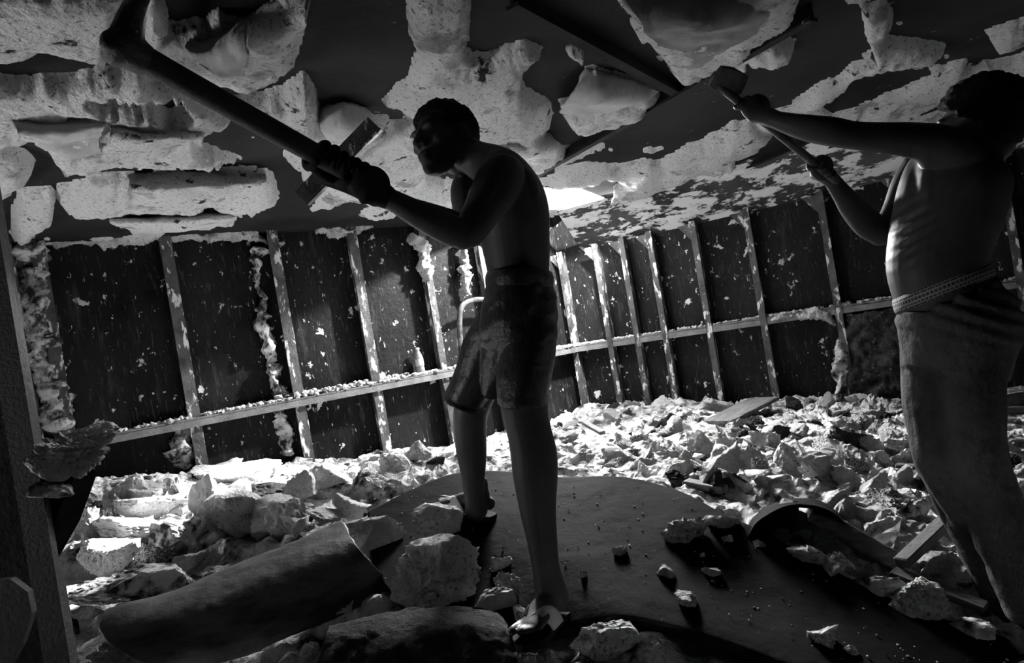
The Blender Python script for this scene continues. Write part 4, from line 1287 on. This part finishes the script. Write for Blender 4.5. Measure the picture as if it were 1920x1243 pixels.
# near arm
mb.add(*chain([(945, 328, 2.14, 40), (938, 335, 2.11, 45), (922, 365, 2.07, 42), (900, 402, 2.03, 35), (882, 432, 2.0, 31), (868, 442, 1.98, 27)]))
mb.add(*chain([(868, 440, 1.98, 26), (846, 432, 1.965, 30), (812, 415, 1.945, 29), (775, 397, 1.925, 25), (745, 380, 1.91, 21), (722, 368, 1.90, 19)]))
# far arm
mb.add(*chain([(885, 335, 2.40, 30), (876, 360, 2.38, 32), (882, 405, 2.32, 29), (893, 440, 2.24, 22)]))
mb.add(*chain([(893, 440, 2.24, 20), (850, 420, 2.17, 25), (790, 398, 2.08, 22), (745, 382, 2.02, 18), (712, 372, 1.985, 16)]))
# legs
mb.add(*chain([(985, 610, 2.2, 40, .07), (990, 690, 2.18, 42, .075), (986, 745, 2.16, 43, .075), (985, 775, 2.15, 43), (993, 812, 2.15, 42), (1001, 852, 2.15, 44), (1004, 895, 2.15, 42), (1008, 950, 2.15, 35), (1016, 1010, 2.15, 29), (1023, 1060, 2.15, 26), (1030, 1095, 2.15, 29), (1036, 1118, 2.15, 31)], seg=24))
mb.add(*chain([(950, 610, 2.34, 36), (925, 680, 2.44, 36), (895, 740, 2.5, 33), (884, 765, 2.52, 33), (881, 800, 2.55, 31), (884, 845, 2.58, 29), (887, 890, 2.61, 23), (889, 930, 2.64, 19), (893, 955, 2.65, 22)], seg=24))
NH = P(1052, 1143, 2.19); NT = P(978, 1206, 1.955)
FH = rest_on(922, 984)[0] + np.array((0, 0, .02)); FT = rest_on(850, 972)[0] + np.array((0, 0, .025))
FT = FH + nrm(FT - FH) * .255
foot(mb, NH + np.array((0, 0, .012)), NT + np.array((0, 0, .012)), (0, 0, 1), side=-1)
foot(mb, FH + np.array((0, 0, .012)), FT + np.array((0, 0, .012)), (0, 0, 1), side=-1)
head_parts(mb, HC, HR, 1.06)
body = link('body', remesh(mb, 'body', .0042, 7), M['skin'], man)
link('hair', hair_mesh('hair', HC, HR, 1.06, .007, 3, grow=1.05, line=.062), M['hair'], man)
for H, W_, mir, nm in ((HNEAR, WN, 1, 'glove'), (HFAR, WF, -1, 'glove')):
    mb = MB(); grip(mb, H, pk_ax, W_, RH, mir, 1.26)
    link(nm, remesh(mb, nm, .0035, 3), M['glove'], man)
# shorts
mb = MB()
mb.add(*chain([(974, 516, 2.26, 62, .155), (974, 535, 2.26, 63, .155), (975, 570, 2.26, 71, .165), (973, 612, 2.26, 74, .165), (972, 645, 2.27, 70, .15)], seg=32, cap=False))
mb.add(*chain([(992, 610, 2.2, 55, .10), (990, 660, 2.18, 53, .10), (982, 712, 2.16, 50, .10), (979, 745, 2.15, 47, .10), (979, 757, 2.15, 48, .10)], seg=24, cap=False))
mb.add(*chain([(945, 600, 2.32, 50, .10), (918, 650, 2.40, 52, .10), (897, 702, 2.46, 45, .11), (879, 734, 2.5, 40, .12), (873, 751, 2.51, 45, .13)], seg=24, cap=False))
mb.add(*chain([(950, 640, 2.26, 42, .08), (935, 690, 2.3, 36, .07), (925, 735, 2.34, 24, .05)], seg=16, cap=False))
me = remesh(mb, 'shorts', .005, 2)
a = get_co(me); n_ = get_no(me)
sxp, syp = topx(a)
fold = np.sin((sxp * .11 + syp * .045) + 3 * fbm(a, 5, 3, 4)) * .0018 + .005 * fbm(a, 9, 3, 6) + .0015 * np.sin(syp * .16 + sxp * .08 + 2 * fbm(a, 9, 2, 8)) * (syp < 640)
set_co(me, a + n_ * fold[:, None])
sh = link('shorts', me, M['shorts'], man)
v, f = chain([(974, 511, 2.26, 61, .152), (974, 520, 2.26, 64, .158), (974, 530, 2.26, 64, .158), (974, 540, 2.26, 63, .156)], seg=40, cap=False)
link('waistband', mesh_from('waistband', v, f), M['shorts'], sh)
sandal('flip_flop', NH, NT, (0, 0, 1), man, side=-1)
sandal('flip_flop', FH, FT, (0, 0, 1), man, side=-1)

# --- man in jeans
man2 = empty('person', P(1895, 1190, 2.1))
tag(man2, 'shirtless person in sagging jeans with back turned scraping the ceiling at right', 'person')
sc_ax = nrm(SC0 - SC1)
H2N = P(1408, 206, 2.035); H2F = P(1545, 322, 2.155)
W2N = P(1450, 223, 1.96); W2F = P(1560, 338, 2.20)
HC2 = P(1832, 246, 2.06)
HR2 = rot_from(np.array((-.75, .62, .22)), np.array((.0, -.1, 1.0)))
mb = MB()
mb.add(*chain([(1800, 640, 2.08, 92, .13), (1790, 590, 2.07, 92, .14), (1768, 545, 2.06, 84, .13), (1755, 500, 2.05, 84, .12), (1761, 455, 2.05, 87, .125), (1775, 405, 2.05, 92, .135), (1788, 355, 2.05, 93, .14), (1800, 315, 2.05, 86, .12), (1815, 285, 2.05, 60, .08)], seg=32))
mb.add(*chain([(1812, 310, 2.05, 52, .07), (1822, 285, 2.05, 46, .065), (1830, 262, 2.06, 42, .06)], seg=20))
mb.add(*ell(P(1790, 330, 2.0), np.array((.10, .07, .07))))
mb.add(*chain([(1800, 300, 1.98, 44), (1760, 276, 1.97, 42), (1710, 263, 1.96, 33), (1650, 258, 1.94, 28), (1600, 254, 1.92, 26), (1560, 247, 1.91, 27), (1520, 241, 1.92, 25), (1480, 232, 1.94, 20), (1450, 223, 1.96, 15.5)]))
mb.add(*chain([(1730, 320, 2.22, 40), (1706, 350, 2.24, 34), (1684, 395, 2.25, 28), (1662, 430, 2.25, 24), (1650, 438, 2.25, 23)]))
mb.add(*chain([(1650, 436, 2.25, 23), (1628, 420, 2.24, 27), (1600, 390, 2.23, 24), (1578, 362, 2.21, 18), (1560, 338, 2.20, 15)]))
grip(mb, H2N, sc_ax, W2N, .0115, 1, .95)
grip(mb, H2F, sc_ax, W2F, .0115, -1, .95)
head_parts(mb, HC2, HR2, 1.04)
for lg in ([(1760, 640, 2.15, 56), (1765, 840, 2.1, 42), (1800, 960, 2.12, 36), (1885, 1125, 2.15, 24)], [(1818, 640, 2.02, 60), (1825, 840, 2.0, 48), (1868, 960, 2.0, 40), (1925, 1125, 2.0, 26)]):
    mb.add(*chain(lg, seg=18))
me = remesh(mb, 'body', .0045, 6)
a = get_co(me); n_ = get_no(me); sxp, syp = topx(a)
g_ = np.exp(-((sxp - 1712) / 36) ** 2 - ((syp - 425) / 55) ** 2) * (a[:, 1] < 2.1)
d_ = -.0035 * np.sin((syp * .9 + sxp * .45) * .30 + 2.5 * fbm(a, 9, 2, 3)) * g_
d_ += .006 * np.exp(-((sxp - 1735) / 12) ** 2 - ((syp - 330) / 45) ** 2) - .006 * np.exp(-((sxp - 1712) / 10) ** 2 - ((syp - 335) / 40) ** 2)
set_co(me, a + n_ * d_[:, None])
link('body', me, M['skin'], man2)
link('hair', hair_mesh('hair', HC2, HR2, 1.06, .009, 8, grow=1.13, line=.045), M['hair'], man2)
mb = MB()
mb.add(*chain([(1770, 552, 2.06, 86, .15), (1782, 580, 2.06, 96, .16), (1797, 612, 2.06, 104, .165), (1792, 655, 2.06, 95, .16), (1786, 700, 2.06, 88, .14)], seg=36, cap=False))
mb.add(*chain([(1757, 660, 2.10, 60, .12), (1760, 740, 2.09, 62, .12), (1768, 800, 2.08, 60, .12), (1780, 850, 2.07, 60, .11), (1806, 910, 2.09, 54, .10), (1830, 1000, 2.13, 40, .08), (1868, 1080, 2.15, 36, .075), (1890, 1135, 2.16, 36, .075)], seg=24, cap=False))
mb.add(*chain([(1818, 660, 2.02, 60, .1), (1816, 740, 2.0, 58, .1), (1818, 810, 2.0, 57, .1), (1830, 870, 2.0, 54, .09), (1858, 940, 2.0, 50, .085), (1890, 1030, 2.0, 46, .08), (1920, 1100, 2.0, 44, .08), (1936, 1150, 2.0, 44, .08)], seg=24, cap=False))
me = remesh(mb, 'jeans', .0055, 4)
a = get_co(me); n_ = get_no(me); sxp, syp = topx(a)
fold = .006 * np.sin(syp * .22 - sxp * .06 + 3 * fbm(a, 7, 2, 3)) * np.clip((660 - syp) / 100, 0, 1) + .010 * fbm(a * np.array((1, 1, .6)), 9, 4, 6) + .006 * ridge(a, 8, 3, 2) * np.clip((syp - 700) / 200, 0, 1)
set_co(me, a + n_ * fold[:, None])
jn = link('jeans', me, M['jeans'], man2)
v, f = sheet([[P(1732, 552, 1.912), P(1745, 565, 1.905), P(1748, 585, 1.9)], [P(1760, 548, 1.9), P(1772, 566, 1.893), P(1775, 590, 1.888)]] , 10, 10, .004)
v, f = chain([(1769, 560, 2.06, 89, .158), (1770, 552, 2.06, 90, .160), (1771, 545, 2.06, 88, .156)], seg=40, cap=False)
mb = MB()
# boxer elastic above the jeans: a ring tilted like the hips
cA = P(1766, 540, 2.06)
e1_ = nrm(P(1850, 512, 2.06) - P(1684, 578, 2.06)); wv_ = nrm(np.cross(e1_, nrm(ray(1766, 540)))); dv_ = np.cross(e1_, wv_)
up_ = nrm(np.array((-.02, 0, 1.0)) + e1_ * -.15)
V, Fc, UV = [], [], []
sg = 72
for k, (h, sc) in enumerate(((-.022, 1.0), (-.010, 1.015), (.010, 1.0), (.020, .97))):
    for j in range(sg):
        an = 2 * math.pi * j / sg
        V.append(cA + up_ * h + e1_ * .131 * sc * math.cos(an) + dv_ * .130 * sc * math.sin(an))
for k in range(3):
    for j in range(sg):
        Fc.append((k * sg + j, k * sg + (j + 1) % sg, (k + 1) * sg + (j + 1) % sg, (k + 1) * sg + j))
me = mesh_from('boxer_waistband', V, Fc)
uvl = me.uv_layers.new(name='UVMap')
for p in me.polygons:
    k, j = divmod(p.index, sg)
    for li, (jj, kk) in zip(p.loop_indices, ((j, k), (j + 1, k), (j + 1, k + 1), (j, k + 1))):
        uvl.data[li].uv = (jj * .45, kk * .5)
wb = link('boxer_waistband', me, M['band'], man2)
wb['label'] = 'patterned elastic waistband showing above the jeans'
sm = wb.modifiers.new('solid', 'SOLIDIFY'); sm.thickness = .003
for h, t in ((P(1915, 1178, 2.16), P(1850, 1165, 2.34)), (P(1960, 1200, 2.02), P(1900, 1190, 2.2))):
    mb = MB()
    fw = nrm(t - h); L = .27
    mb.add(*tube([(h + np.array((0, 0, .05)), .042, .05), (h + fw * .08 + np.array((0, 0, .055)), .042, .055), (h + fw * .16 + np.array((0, 0, .04)), .046, .042), (h + fw * .25 + np.array((0, 0, .03)), .04, .03)], seg=16))
    mb.add(*tube([(h + fw * .03 + np.array((0, 0, .05)), .045, .045), (h + fw * .02 + np.array((0, 0, .14)), .045, .045)], seg=16))
    link('shoe', remesh(mb, 'shoe', .006, 3), M['sandal'], man2)
